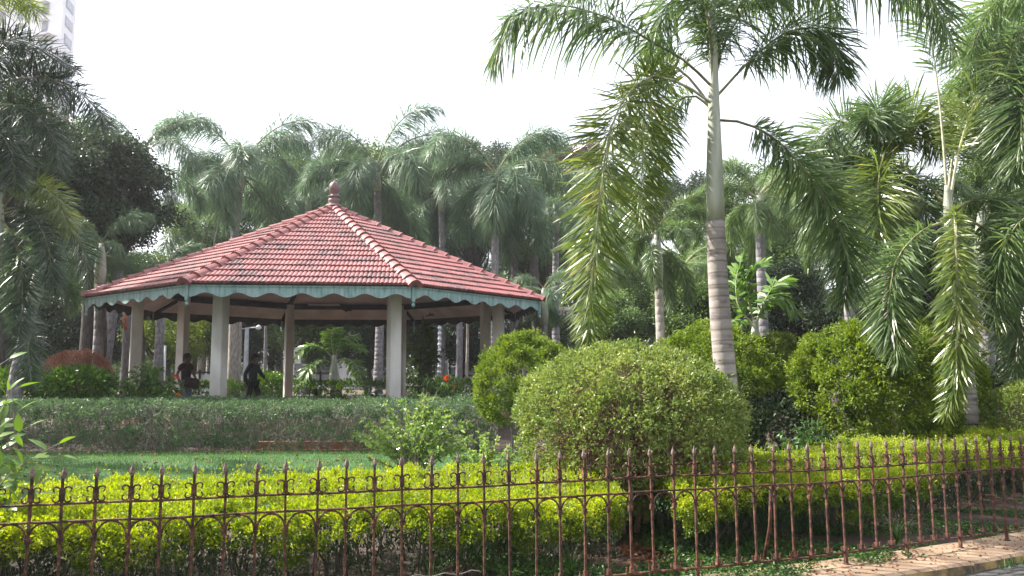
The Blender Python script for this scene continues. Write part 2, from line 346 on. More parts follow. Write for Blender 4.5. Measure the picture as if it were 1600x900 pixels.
# ------------------------------------------------------------------ palm fronds
def frond_mesh(name, C, n, Lf, wd, mats, seed=0, plume=1.0, start=.18, droop=.35, sweep=.55, seg=2, rr=.02, rise=.0):
    """C: control points of the rachis. n leaflets; plume 0 = flat feather, 1 = bushy all round"""
    g = np.random.default_rng(seed); P = spline(C, 40); T = unit(np.gradient(P, axis=0))
    Lfull = np.linalg.norm(np.diff(P, axis=0), axis=1).sum()
    up = np.array([0, 0, 1.0]); S = np.cross(T, up)
    sn = np.linalg.norm(S, axis=1)
    # keep side vector continuous where the rachis hangs straight down
    good = sn > .35
    if good.any():
        idx = np.arange(40); S0 = np.stack([np.interp(idx, idx[good], (S / sn[:, None])[good][:, i]) for i in range(3)], 1)
    else: S0 = np.tile([1.0, 0, 0], (40, 1))
    S0 = unit(S0 - (S0 * T).sum(1)[:, None] * T); Nn = np.cross(S0, T)
    t = start + (1 - start) * np.sort(g.uniform(0, 1, n)); f = t * 39; i0 = np.clip(f.astype(int), 0, 38); fr = (f - i0)[:, None]
    def at(A): return A[i0] * (1 - fr) + A[i0 + 1] * fr
    p, Tn, Sn, Nv = at(P), unit(at(T)), unit(at(S0)), unit(at(Nn))
    side = np.where(np.arange(n) % 2 == 0, 1, -1)
    el = g.normal(size=n) * .28 + rise + plume * g.uniform(-1.1, 1.1, n)
    sw = sweep * g.uniform(.75, 1.3, n) + .5 * t ** 2
    D = unit(side[:, None] * Sn * np.cos(el)[:, None] + Nv * np.sin(el)[:, None] + Tn * sw[:, None] + g.normal(size=(n, 3)) * (.20 if wd < .05 else .05))
    tt = (t - start) / (1 - start); prof = np.clip(.45 + 1.6 * tt, 0, 1) * np.clip(1.12 - tt ** 3 * .72, .2, 1)
    L = (Lf * prof * g.uniform(.8, 1.1, n))[:, None]; w = (wd * (.6 + .4 * prof) * g.uniform(.8, 1.15, n))[:, None]
    dr = (droop * g.uniform(.3, 1.8, n))[:, None] * up
    Wv = unit(np.cross(D, Nv + g.normal(size=(n, 3)) * .45)) * w * .5
    if seg == 1:
        m = p + D * L * .45 - dr * L * .2; tip = p + D * L - dr * L
        V = np.stack([p, m + Wv, tip, m - Wv], 1).reshape(-1, 3); q = np.arange(4 * n).reshape(-1, 4); tr = []
    else:
        m1 = p + D * L * .3 - dr * L * .09; m2 = p + D * L * .7 - dr * L * .49; tip = p + D * L * .98 - dr * L
        V = np.stack([p, m1 + Wv, m1 - Wv, m2 + Wv * .8, m2 - Wv * .8, tip], 1).reshape(-1, 3)
        b = np.arange(n)[:, None] * 6
        q = b + np.array([[1, 3, 4, 2]]); tr = np.vstack([b + np.array([[0, 1, 2]]), b + np.array([[3, 5, 4]])])
    mb = MB(); mb.add(V, q, tr); nq, ntri = len(q), len(tr)
    rad = rr * np.linspace(1, .18, 14); Pr = P[np.linspace(0, 39, 14).astype(int)]
    rb = MB().tube(Pr, rad, 5, cap=False)
    V2 = np.vstack([np.vstack(mb.v), np.vstack(rb.v)]); fq = np.asarray(q); ft = np.asarray(tr).reshape(-1, 3); fr_ = np.vstack(rb.q) + mb.n
    fs = [fq] + ([ft] if len(ft) else []) + [fr_]; mi = [0] + ([0] if len(ft) else []) + [1]
    return make_mesh(name, V2, fs, mats, False, mi)

# canonical fronds for the background palms, unit length ~1, along +X
CANON = {}
def canon(kind, mats, n, lf, wd, plume, droop, seg=1, shapes=((.95, 5), (.55, 5), (.2, 6), (-.15, 6)), rr=.012, sweep=.55, hang=.9):
    out = []
    for i, (el, sd) in enumerate(shapes):
        for v in range(2):
            pts = [np.array([0, 0, 0.0])]; a = el; st = 1 / 6
            for s in range(6):
                pts.append(pts[-1] + st * np.array([math.cos(a), 0.04 * (v - .5) * s, math.sin(a)])); a -= hang * (.16 + .09 * s) * (.78 + .34 * v)
            out.append(frond_mesh('frond_' + kind, pts, n, lf, wd, mats, seed=50 + 10 * i + v + len(kind), plume=plume, droop=droop, seg=seg, rr=rr, sweep=sweep))
    CANON[kind] = out
canon('royal', [M['royal'], M['petiole']], 430, .27, .0100, .9, .55, hang=1.0)
canon('foxtail', [M['palm'], M['petiole']], 620, .20, .0105, 1.25, .35, hang=1.0)
canon('light', [M['tree_light'], M['petiole_p']], 440, .25, .0105, .9, .5, hang=1.05)

def trunk_mesh(name, P, r, mat, k=12, ring=.13, depth=.05):
    P = spline(P, 60); s = np.concatenate([[0], np.cumsum(np.linalg.norm(np.diff(P, axis=0), axis=1))])
    u = []; x = 0; rg_ = random.Random(int(r[0] * 1e4))
    while x < s[-1]:
        st = ring * rg_.uniform(.7, 1.3); u += [x, x + st * .90, x + st * .94]; x += st
    u = np.array([a for a in u if a < s[-1]] + [s[-1]])
    Q = np.stack([np.interp(u, s, P[:, i]) for i in range(3)], 1)
    rr_ = np.interp(u / s[-1], np.linspace(0, 1, len(r)), r)
    m = np.arange(len(u)) % 3; rr_ = rr_ * np.where(m == 2, 1 - depth, 1.0) * (1 + .012 * np.sin(u * 3.1 + r[0] * 90))
    return MB().tube(Q, rr_, k).mesh(name, mat, True)

def palm(name, label, base, top, r0, r1, n, flen, kind, cat='palm tree', group=None, seed=0, tmat='bark_grey', shaft=1.1, eljit=.30, spear=True):
    g = random.Random(seed); base = np.array(base, float); top = np.array(top, float)
    root = thing(name, label, cat, tuple(base), group)
    mid = (base + top) / 2 + np.array([g.uniform(-.15, .15), 0, 0])
    link('trunk', trunk_mesh('trunk', [base * 0, mid - base, top - base], [r0 * 1.25, r0, r1, r1], M[tmat], 9, .22, .04), root)
    ax = unit(top - mid); ct = top + ax * shaft
    link('crownshaft', MB().tube(np.array([top, top + ax * shaft * .3, top + ax * shaft * .75, ct]) - base, [r1 * 1.05, r1 * 1.25, r1 * .9, r1 * .4], 9).mesh('crownshaft', M['crownshaft'], True), root)
    var = CANON[kind]; nv = len(var) // 2
    for i in range(n):
        e = (i % nv); me = var[e * 2 + (i // nv) % 2]
        o = link('frond', me, root, tuple(ct - base + np.array([0, 0, -.12 * e])))
        o.rotation_euler = (g.uniform(-.15, .15), g.uniform(-eljit, eljit), i * 2.39996 + g.uniform(-.2, .2))
        s = flen * g.uniform(.75, 1.18); o.scale = (s, s, s)
    return root

# ------------------------------------------------------------------ broadleaf trees
def tree(name, label, base, height, clumps, mat, leaf, nleaf, bark='bark', tr=.16, group=None, seed=0, limbs=True, cat='tree', k=5):
    """clumps: list of (x,y,z,rx,rz) in world coordinates"""
    g = np.random.default_rng(seed); base = np.array(base, float)
    root = thing(name, label, cat, tuple(base), group)
    cs = np.array(clumps, float); cen = cs[:, :3].mean(0)
    fork = base + (cen - base) * .45; fork[2] = base[2] + (cs[:, 2].min() - base[2]) * .8
    tp = [base * 0, (fork - base) * .5 + np.array([.1, 0, 0]), fork - base]
    link('trunk', MB().tube(spline(tp, 10), np.linspace(tr * 1.25, tr * .8, 10), 8).mesh('trunk', M[bark], True), root)
    mb = MB()
    for c in cs:
        e = c[:3] - base; f = fork - base; m = (e + f) / 2 + g.normal(size=3) * .25 + np.array([0, 0, -.2])
        mb.tube(spline([f, m, e], 7), np.linspace(tr * .5, tr * .1, 7), 5, cap=False)
    link('limbs', mb.mesh('limbs', M[bark], True), root)
    vol = cs[:, 3] ** 2; per = (vol / vol.sum() * nleaf / k).astype(int) + 4
    Ps, Ns = [], []
    for c, m in zip(cs, per):
        d = unit(g.normal(size=(m, 3))); rad = g.uniform(.35, 1.0, m) ** .6 * (1 + .22 * lumpf(int(g.integers(1e6)), 2.2)(d))
        Ps.append(c[:3] + d * rad[:, None] * np.array([c[3], c[3], c[4]])); Ns.append(d)
    P = np.vstack(Ps); Nn = np.vstack(Ns)
    V, q = sprigs(P - base, Nn, k, leaf, leaf * .55, g, spread=.9, jitter=.9, droop=.15)
    link('crown', make_mesh('crown', V, [q], M[mat]), root)
    return root
def clumpset(cx, cy, cz, rx, rz, n, cr, seed, ry=None):
    g = np.random.default_rng(seed); out = []
    ry = ry or rx
    for i in range(n):
        d = unit(g.normal(size=3)); rr_ = g.uniform(.25, 1) ** .5
        out.append((cx + d[0] * rx * rr_, cy + d[1] * ry * rr_, cz + d[2] * rz * rr_, cr * g.uniform(.7, 1.3), cr * g.uniform(.5, .8)))
    return out

# ------------------------------------------------------------------ clipped shrubs
def ball_shrub(name, label, c, rx, ry, rz, nspr, leaf, mat, lump=.06, k=5, twig='twig', stems=6, low=-.75, seed=0, group=None, cat='bush', ntwig=0, up=.2, aspect=.5, thin_low=False, lfreq=3.0, core=True, jit=.45, clump=None):
    g = np.random.default_rng(seed); c = np.array(c, float); base = np.array([c[0], c[1], 0])
    root = thing(name, label, cat, tuple(base), group)
    d = unit(g.normal(size=(int(nspr * 1.4), 3))); d = d[d[:, 2] > low]
    if thin_low: d = d[g.uniform(size=len(d)) < np.clip(.80 + d[:, 2] * 1.5 - .30 * (d[:, 0] < 0) * (d[:, 2] < .1), .36, 1)]
    lf = lumpf(seed + 3, lfreq, 12); lf2 = lumpf(seed + 9, lfreq * 3, 12)
    rad = 1 + lump * lf(d) * 2 + lump * .5 * lf2(d) - g.uniform(0, 1, len(d)) ** 2 * .16
    sc = np.array([rx, ry, rz]); P = c + d * rad[:, None] * sc; Nn = unit(d / sc)
    if clump: P, Nn = clumpify(P, Nn, clump[0], clump[1], g)
    P[:, 2] = np.maximum(P[:, 2], .05)
    V, q = sprigs(P - base, Nn, k, leaf, leaf * aspect, g, spread=.75, jitter=jit, up=up)
    link('foliage', make_mesh('foliage', V, [q], M[mat]), root)
    mb = MB()
    for i in range(stems):
        a = i / stems * 6.28 + g.uniform(0, .5); r1 = .10 + .1 * g.uniform()
        e = c - base + np.array([math.cos(a) * rx * .5, math.sin(a) * ry * .5, 0])
        mb.tube(spline([[math.cos(a) * r1, math.sin(a) * r1, 0], [math.cos(a) * rx * .25, math.sin(a) * ry * .25, c[2] * .45], e], 8), np.linspace(.028, .01, 8) * max(.5, rx), 5)
    if ntwig:
        dd = unit(g.normal(size=(ntwig, 3))); P0 = c - base + dd * sc * g.uniform(.2, .7, (ntwig, 1)); P1 = P0 + unit(dd + g.normal(size=(ntwig, 3)) * .8) * g.uniform(.12, .35, (ntwig, 1)) * rx
        lim = c - base + unit(P1 - (c - base)) * sc * .98
        out = (((P1 - (c - base)) / sc) ** 2).sum(1) > 1; P1[out] = lim[out]
        V, q = sticks(P0, P1, .004 * max(1, rx)); mb.add(V, q)
    if mb.n: link('stems', mb.mesh('stems', M[twig], False), root)['kind'] = 'stuff'
    return root

def leafy_shrub(name, label, base, h, rad, nstem, leaf, mat, seed=0, group=None, nl=26, droop=.35, aspect=.42, flowers=0, cat='shrub', spread=1.0, lean=(0, 0)):
    g = np.random.default_rng(seed); base = np.array(base, float)
    root = thing(name, label, cat, tuple(base), group)
    mb = MB(); Ps, Ds = [], []
    tips = []
    for i in range(nstem):
        a = g.uniform(0, 6.28); rr_ = rad * g.uniform(0, 1) ** .6; hh = h * (1 - .45 * (rr_ / rad) ** 2) * g.uniform(.75, 1.05)
        e = np.array([math.cos(a) * rr_ + lean[0], math.sin(a) * rr_ + lean[1], hh]); m = e * np.array([.35, .35, .6])
        Pp = spline([[0.04 * math.cos(a), .04 * math.sin(a), 0], m, e], 12); mb.tube(Pp, np.linspace(.010, .003, 12), 4, cap=False)
        t = g.uniform(.35, 1, nl) ** .7; ix = (t * 11).astype(int); Tn = unit(np.gradient(Pp, axis=0))[ix]
        Ps.append(Pp[ix]); Ds.append(unit(Tn * .7 + g.normal(size=(nl, 3)) * .8 * spread)); tips.append(e)
    P = np.vstack(Ps); D = np.vstack(Ds); n = len(P)
    V, q = leaf_quads(P, D, leaf * g.uniform(.6, 1.2, n), leaf * aspect * g.uniform(.8, 1.2, n), g, droop=droop)
    link('foliage', make_mesh('foliage', V, [q], M[mat]), root); link('stems', mb.mesh('stems', M['twig']), root)
    for i in range(flowers):
        e = tips[i % len(tips)] * np.array([1, 1, 1.0]); d = unit(g.normal(size=(34, 3)) + np.array([0, 0, .4]))
        V, q = leaf_quads(np.zeros((34, 3)) + d * .02, d, .055, .04, g)
        o = link('flower_head', make_mesh('flower_head', V, [q], M['flower']), root, tuple(e + np.array([g.uniform(-.1, .1), -.10, .03])))
    return root

# ------------------------------------------------------------------ ground
def sheet(name, xs, ys, z, mat, noise=0, seed=1):
    Xg, Yg = np.meshgrid(xs, ys); f = lumpf(seed, .9)
    Zg = z + noise * f(np.stack([Xg.ravel(), Yg.ravel(), Xg.ravel() * 0], 1)).reshape(Xg.shape)
    V = np.stack([Xg, Yg, Zg], -1).reshape(-1, 3); nx, ny = len(xs), len(ys)
    i = np.arange(ny - 1)[:, None] * nx; j = np.arange(nx - 1)[None]
    q = np.stack([i + j, i + j + 1, i + nx + j + 1, i + nx + j], -1).reshape(-1, 4)
    return link(name, make_mesh(name, V, [q], mat, True))
def fy(x): return 4.98 + .322 * x + .0267 * x * x            # the line of the iron fence on the ground plan
def fdrop(x): return .022 - .085 * min(max((x - .6) / 4.2, 0), 1.25)  # the kerb falls gently to the right
m = rough_mat('ground', (.035, .045, .018), (.13, .085, .05), 1.3, bump=.5, bscale=30, c3=(.06, .10, .03))
tag(sheet('ground', np.linspace(-400, 400, 21), np.linspace(-300, 700, 21), -.02, m), kind='structure')
gs = sheet('garden_soil', np.linspace(-14, 16, 60), np.linspace(0, 30, 60), 0.0, M['soil'])
V = [v for v in gs.data.vertices]
for v in V:
    # front edge of the soil bed follows the fence
    t = (v.co.y - 0) / 30; y0 = fy(max(min(v.co.x, 9), -7)) - .1; v.co.y = y0 + t * (40 - y0)
    v.co.z = .03 + .012 * math.sin(v.co.x * 3.1) * math.cos(v.co.y * 2.3) if v.co.y > y0 + .2 else .03
tag(gs, kind='structure')
lawn_m = rough_mat('lawn turf', (.016, .060, .018), (.035, .12, .03), 4, bump=.6, bscale=60)
lw = sheet('lawn', np.linspace(-13, 3.2, 40), np.linspace(8.2, 14.6, 24), .048, lawn_m, .01); tag(lw, kind='structure')
rd = sheet('road', np.linspace(-30, 30, 61), np.linspace(-1, 1, 9), 0, M['asphalt'])
for v in rd.data.vertices:
    x = max(min(v.co.x, 9), -7); v.co.y = fy(x) - .30 + (v.co.y - 1) * 4.5; v.co.z = -.012
tag(rd, kind='structure')

# kerb of long sandstone slabs under the fence, each slab its own piece
kerb = thing('kerb', 'sandstone kerb of long slabs under the iron fence', 'kerb'); kerb['kind'] = 'structure'
kx = -6.0
KM = rough_mat('kerb face faded yellow and black paint', (.05, .045, .035), (.40, .27, .10), 3, bump=.4, bscale=50, lo=.42, hi=.58)
while kx < 9:
    nx = kx + rnd.uniform(.95, 1.2) if not (1.5 < kx < 4.5) else kx + 1.15
    a, b_ = kx + .008, nx - .008; zt = .105; mb = MB(); xs = np.linspace(a, b_, 7); Vv = []
    for x in xs:
        nrm = np.array([-(.322 + .0534 * x), 1.0]); nrm /= np.linalg.norm(nrm); d = fdrop(x) + rnd.uniform(-.003, .003)
        for off, z in ((.16, -.05), (.16, zt + .002), (-.31, zt), (-.335, zt - .02), (-.34, -.16)):
            jit = rnd.uniform(-.008, .008) if off < -.5 else 0
            Vv.append([x + nrm[0] * (off + jit), fy(x) + nrm[1] * (off + jit), z + d])
    i = np.arange(6)[:, None] * 5; j = np.arange(4)[None]
    q = np.stack([i + j, i + j + 1, i + 5 + j + 1, i + 5 + j], -1).reshape(-1, 4)
    mb.add(Vv, np.vstack([q, [[0, 1, 2, 3]], [[30, 33, 32, 31]]]), [[0, 3, 4], [30, 34, 33]])
    me = mb.mesh('kerb_stone', [M['stone_kerb'], KM]); me.polygons.foreach_set('material_index', [1 if k < 24 and k % 4 == 3 else 0 for k in range(len(me.polygons))])
    link('kerb_stone', me, kerb); kx = nx

# ------------------------------------------------------------------ iron fence
def fence():
    root = thing('iron_fence', 'rusty wrought iron fence with spearheads and scrolls on the kerb', 'fence')
    s_tab = np.linspace(-7, 9, 1600); L = np.concatenate([[0], np.cumsum(np.hypot(np.diff(s_tab), np.diff(fy(s_tab))))])
    def at(l): x = np.interp(l, L, s_tab); return x, fy(x)
    l0 = np.interp(-3.05, s_tab, L); pitch = .1735
    ls = [l0 + pitch * k for k in range(-11, 62)]
    H_BOT, H_MID, H_TOP, H_TIP = .195, .735, .832, 1.035
    # shared meshes
    pk = MB().box((0, 0, (H_TIP - .05 + H_BOT) / 2), (.0135, .0135, H_TIP - .05 - H_BOT)); pk.box((0, 0, H_TOP + .048), (.026, .024, .055)); pk.box((0, 0, H_BOT + .03), (.026, .026, .04)); pk.box((0, 0, H_MID - .102), (.027, .024, .03))
    me_p = pk.mesh('picket', M['iron'])
    sp = MB(); z0 = H_TIP - .062
    sp.lathe([(.001, z0 - .004), (.008, z0), (.0155, z0 + .018), (.0125, z0 + .036), (.0045, z0 + .056), (.0008, z0 + .072)], k=6); me_s = sp.mesh('spearhead', M['iron_tip'])
    def scroll(sg):
        a = np.linspace(-2.55, 2.55, 15); r = .021
        up = [[sg * (.010 + .026 - math.cos(t) * 0 + .0), 0, 0] for t in a]
        pts = []
        for t in np.linspace(0, math.pi * 1.25, 8): pts.append((.036 - .020 * math.cos(t + .2) - .008, H_TOP + .052 + .022 + .018 * math.sin(t)))
        top = pts[::-1]; bot = [(x, 2 * (H_TOP + .050) - z) for x, z in pts]
        P = [[sg * x, 0, z] for x, z in top + bot]
        return MB().tube(P, .0052, 5).mesh('scroll', M['iron'])
    me_c = [scroll(-1), scroll(1)]
    def hook(sg):
        P = [[sg * .012, 0, H_BOT + .012], [sg * .028, 0, H_BOT + .010], [sg * .038, 0, H_BOT + .022], [sg * .040, 0, H_BOT + .05]]
        return MB().tube(P, .006, 5).mesh('hook', M['iron'])
    me_h = [hook(-1), hook(1)]
    am = MB(); hp = pitch / 2 - .006; t = np.linspace(0, math.pi, 13)
    am.tube([[-hp * math.cos(a), 0, H_MID - .112 + .105 * math.sin(a) ** .8] for a in t], .0062, 5, cap=False); me_a = am.mesh('arch', M['iron'])
    fm = MB().box((0, 0, .135), (.022, .022, .15)).box((0, 0, .075 + .035), (.04, .04, .008)).mesh('foot', M['iron'])
    for k, l in enumerate(ls):
        x, y = at(l); x2, y2 = at(l + pitch); rz = math.atan2(y2 - y, x2 - x); d = fdrop(x)
        loc = (x, y, d)
        p = link('picket', me_p, root, loc); p.rotation_euler = (rnd.uniform(-.008, .008), rnd.uniform(-.012, .012), rz)
        s = link('spearhead', me_s, p)
        s.rotation_euler = (0, rnd.uniform(-.03, .03) * .2, rnd.uniform(-.4, .4)); s.scale = (1, 1, rnd.uniform(.995, 1.005))
        for c in me_c: link('scroll', c, p)
        for c in me_h:
            if rnd.random() < .85: link('hook', c, p)
        a = link('arch', me_a, root, ((x + x2) / 2, (y + y2) / 2, (d + fdrop(x2)) / 2)); a.rotation_euler = (0, 0, rz)
        if k % 4 == 1:
            f = link('foot', fm, root, loc); f.rotation_euler = (0, 0, rz)
    for h, w in ((H_BOT, .0090), (H_MID, .0075), (H_TOP, .0075)):
        P = []
        for l in np.linspace(ls[0], ls[-1], 150):
            x, y = at(l); P.append([x, y, h + fdrop(x) + .003 * math.sin(l * 2.3 + h * 9) + .002 * math.sin(l * 7.1)])
        link('rail', MB().tube(P, w, 6).mesh('rail', M['iron'], True), root)
    # leaning strut behind the fence
    x, y = at(np.interp(1.92, s_tab, L))
    link('strut', MB().tube([[x, y + .012, H_MID - .01], [x + .01, y + .10, .42], [x - .03, y + .22, .03]], .013, 6).mesh('strut', M['iron'], True), root)
    return at, L, s_tab
f_at, f_L, f_s = fence()
P = []
for k, x in enumerate(np.linspace(-1.75, -.2, 50)):
    ph = (x + 1.75) / .165; sag = .018 * abs(math.sin(ph * math.pi))
    P.append([x, fy(x) + .016, .315 - .0 + .02 * (x + 1.75) - sag + .01 * math.sin(x * 5)])
tag(link('wire', MB().tube(P, .0020, 4).mesh('wire', M['wire'], True)), 'pale sagging wire strung low along the iron fence pickets', 'wire')

# ------------------------------------------------------------------ pavilion
def pavilion():
    k = 1.2; cx, cy = -4.866 * k, 20.19 * k; RR = 5.806 * k; rot = .1278; HE = 1.6 + 1.7 * k; HA = 1.6 + 4.41 * k; FL = .30
    root = thing('pavilion', 'open octagonal park pavilion with red tiled roof, teal scalloped valance and cream columns', 'pavilion', (cx, cy, 0))
    ang = [R(-90 + 22.5) + rot + R(45) * i for i in range(8)]
    cn = lambda i, r, z: np.array([r * math.cos(ang[i % 8]), r * math.sin(ang[i % 8]), z])
    slope = (HA - HE) / RR
    ins = lambda r: HE + (RR - r) * slope
    # plinth
    P = np.array([cn(i, 6.1, z) for z in (0, FL) for i in range(8)]); mb = MB().add(P, [[i, (i + 1) % 8, 8 + (i + 1) % 8, 8 + i] for i in range(8)]); c = mb.n
    mb.add([[0, 0, FL]] + [cn(i, 6.1, FL) for i in range(8)], [], [[0, 1 + i, 1 + (i + 1) % 8] for i in range(8)])
    link('plinth', mb.mesh('plinth', M['floor']), root)
    # ceiling panels, hip beams, ring beams, columns
    for i in range(8):
        a, b_, ap = cn(i, RR - .16, ins(RR - .16) - .06), cn(i + 1, RR - .16, ins(RR - .16) - .06), np.array([0, 0, HA - .06]); dn = np.array([0, 0, -.05])
        link('ceiling_panel', MB().add([a, b_, ap, a + dn, b_ + dn, ap + dn], [[0, 3, 4, 1]], [[0, 1, 2], [3, 5, 4]]).mesh('ceiling_panel', M['ceiling']), root)
        h0, h1 = cn(i, RR - .2, ins(RR - .2) - .16), np.array([0, 0, HA - .2])
        link('hip_beam', MB().tube([h0, (h0 + h1) / 2, h1], .07, 4).mesh('hip_beam', M['beam']), root)
        rc = 5.62; r0, r1 = cn(i, rc, 0), cn(i + 1, rc, 0); mid = (r0 + r1) / 2; zb = ins(rc) - .24
        rz = math.atan2(*(r1 - r0)[[1, 0]])
        link('ring_beam', MB().box((mid[0], mid[1], zb), (np.linalg.norm(r1 - r0) - .22, .14, .20), rz).mesh('ring_beam', M['beam']), root)
        cl = MB(); w = .15; seg = [(FL, 1.0), (FL + .02, 1.0), (zb + .06, 1.0)]
        ca, sa = math.cos(ang[i]), math.sin(ang[i]); V = []
        bev = .018
        sh = [(w - bev, w), (w, w - bev), (w, -w + bev), (w - bev, -w), (-w + bev, -w), (-w, -w + bev), (-w, w - bev), (-w + bev, w)][::-1]
        for z in (FL, zb + .07):
            for x, y in sh: V.append([r0[0] + x * ca - y * sa, r0[1] + x * sa + y * ca, z])
        cl.add(V, [[q, (q + 1) % 8, 8 + (q + 1) % 8, 8 + q] for q in range(8)])
        link('column', cl.mesh('column', M['plaster']), root)
    # tube lights on the beams
    for i, t in ((3, .70), (1, .45)):
        rc = 5.50; p = cn(i, rc, 0) * (1 - t) + cn(i + 1, rc, 0) * t; d = cn(i + 1, rc, 0) - cn(i, rc, 0); rz = math.atan2(d[1], d[0])
        link('tube_light', MB().box((p[0], p[1], ins(5.62) - .17), (1.2, .05, .05), rz).mesh('tube_light', M['tube']), root)
    # peeled dark patch on the rear ceiling
    a, b_, ap = cn(3, RR - .16, ins(RR - .16) - .115), cn(4, RR - .16, ins(RR - .16) - .115), np.array([0, 0, HA - .115])
    def onp(u, v): q = a * (1 - u) + b_ * u; return q * (1 - v) + ap * v
    sh = [(0, .03), (.03, .055), (.09, .05), (.14, .04), (.2, .045), (.24, .035), (.2, .0), (.15, .012), (.12, -.01), (.11, .01), (.05, .02)]
    top = [onp(.56 - u * .45, .10 + v) + np.array([0, 0, -.004]) for u, v in sh]; bt = [p + np.array([0, 0, -.02]) for p in top]; n = len(sh)
    link('peeled_patch', MB().add(top + bt, [[q, (q + 1) % n, n + (q + 1) % n, n + q] for q in range(n)], [[n, n + q, n + q + 1] for q in range(1, n - 1)]).mesh('peeled_patch', M['beam']), root)
    # valance boards, top moulding, corner posts with ball drops
    Rv = RR - .07
    for i in range(8):
        a, b_ = cn(i, Rv, 0), cn(i + 1, Rv, 0); L = np.linalg.norm(b_ - a); u = (b_ - a) / L; nn = np.array([u[1], -u[0], 0]); nseg = 84; V = []
        for s in range(nseg + 1):
            x = .05 + (L - .10) * s / nseg; zb = HE - .275 - .055 * math.cos(2 * math.pi * 7 * s / nseg)
            for zz, o in ((HE - .03, .014), (zb, .014), (zb, -.014), (HE - .03, -.014)): V.append(a + u * x + nn * o + np.array([0, 0, zz]))
        ii = np.arange(nseg)[:, None] * 4; jj = np.arange(3)[None]
        q = np.stack([ii + jj, ii + 4 + jj, ii + 4 + jj + 1, ii + jj + 1], -1).reshape(-1, 4)
        me_v = MB().add(V, q).mesh('valance', [M['teal'], M['inner_shade']]); me_v.polygons.foreach_set('material_index', [1 if (t % 3) == 2 else 0 for t in range(len(me_v.polygons))]); link('valance', me_v, root)
        rz = math.atan2(u[1], u[0]); mid = (a + b_) / 2 + nn * .026
        link('valance_moulding', MB().box((mid[0], mid[1], HE - .055), (L - .12, .022, .045), rz).mesh('valance_moulding', M['teal']), root)
        mb = MB().box((a[0], a[1], HE - .215), (.075, .075, .37), ang[i]); mb.lathe([(.028, HE - .41), (.045, HE - .42), (.028, HE - .435), (.022, HE - .445), (.042, HE - .468), (.047, HE - .495), (.036, HE - .52), (.008, HE - .545)], (a[0], a[1], 0), 10)
        link('corner_post', mb.mesh('corner_post', M['teal']), root)
        link('eave_shadow_strip', MB().box(((a + b_)[0] / 2, (a + b_)[1] / 2, HE + .005), (L - .1, .05, .06), rz).mesh('eave_shadow_board', M['beam']), root).name = 'eave_shadow_board'  # dark board standing for the shadow gap under the tile edge
    # tiles
    rows = 17; s_side = 2 * RR * math.sin(math.pi / 8); inr = RR * math.cos(math.pi / 8); Ls = math.hypot(inr, HA - HE); pitch = Ls / rows
    tw = s_side / 25; nx = 9; gu = np.linspace(-tw / 2, tw / 2, nx); tl = pitch * 1.12
    wave = .026 * np.abs(np.cos(np.pi * (gu / tw * 2 + .25))) ** .8
    def tile_geo(u0, v0, clampf=None):
        V = []
        for v, zo in ((0, -.012), (0, .050), (tl, .006)):
            for g_, w_ in zip(gu, wave): V.append([u0 + g_, v0 + v, zo + (w_ if zo != -.012 else w_ * .9)])
        V = np.array(V)
        if clampf is not None:
            hw = clampf(V[:, 1]); V[:, 0] = np.clip(V[:, 0], -hw, hw)
        i = np.arange(2)[:, None] * nx; j = np.arange(nx - 1)[None]
        return V, np.stack([i + j, i + j + 1, i + nx + j + 1, i + nx + j], -1).reshape(-1, 4)
    V, q = tile_geo(0, 0); me_t = make_mesh('tile', V, [q], M['tile'], False)
    hw = lambda v: np.maximum(s_side / 2 * (1 - v / Ls), .01)
    count = 0
    order = [7, 0, 6, 1, 5, 2, 3, 4]     # face 7 is the front one (between corner -1 and 0)
    for i in order:
        a, b_ = cn(i, RR, HE), cn(i + 1, RR, HE); u = unit(b_ - a); vdir = unit(np.array([0, 0, HA]) - (a + b_) / 2); nn = np.cross(u, vdir); O = (a + b_) / 2
        Mx = np.stack([u, vdir, nn], 1); big = MB()
        for r in range(rows):
            v0 = r * pitch - .03; half = s_side / 2 * (1 - v0 / Ls); off = (r % 2) * tw * .0
            for t in range(-14, 15):
                uc = t * tw + off
                if abs(uc) - tw / 2 > half: continue
                whole = abs(uc) + tw / 2 < s_side / 2 * (1 - (v0 + tl) / Ls)
                jit = rnd.uniform(-.006, .006)
                if whole and count < 298 and (i == 7 or (i in (0, 6) and r < 5)):
                    o = link('tile', me_t, root); o.matrix_local = Matrix([[*Mx[0], 0], [*Mx[1], 0], [*Mx[2], 0], [0, 0, 0, 1]]) ; o.location = tuple(O + Mx @ np.array([uc, v0 + jit, rnd.uniform(0, .004)])); count += 1
                else:
                    V, q = tile_geo(uc, v0 + jit, hw); big.add(O + V @ Mx.T, q)
        o = link('tile', big.mesh('tile', M['tile']), root); o['kind'] = 'stuff'
        # solid roof deck under the tiles
        link('roof_deck', MB().add([a + nn * -.01 - vdir * .0, b_ + nn * -.01, np.array([0, 0, HA - .01]), a + nn * -.045, b_ + nn * -.045, np.array([0, 0, HA - .05])], [[0, 3, 4, 1]], [[0, 1, 2], [3, 5, 4]]).mesh('roof_deck', M['beam']), root)
    # ridge tiles on the eight hips
    nr = 18
    prof = [(-.185, -.045), (-.115, .045), (-.05, .082), (0, .095), (.05, .082), (.115, .045), (.185, -.045)]; hl = math.hypot(RR, HA - HE) / nr
    V = []
    for x, s, z in ((-.03, 1.06, .045), (-.03, 1.06, .062), (.02, 1.0, .055), (hl * 1.05, .88, .02)):
        for y, zz in prof: V.append([x, y * s, zz * s + z - (.05 if V.__len__() < 7 else 0)])
    ii = np.arange(3)[:, None] * 7; jj = np.arange(6)[None]
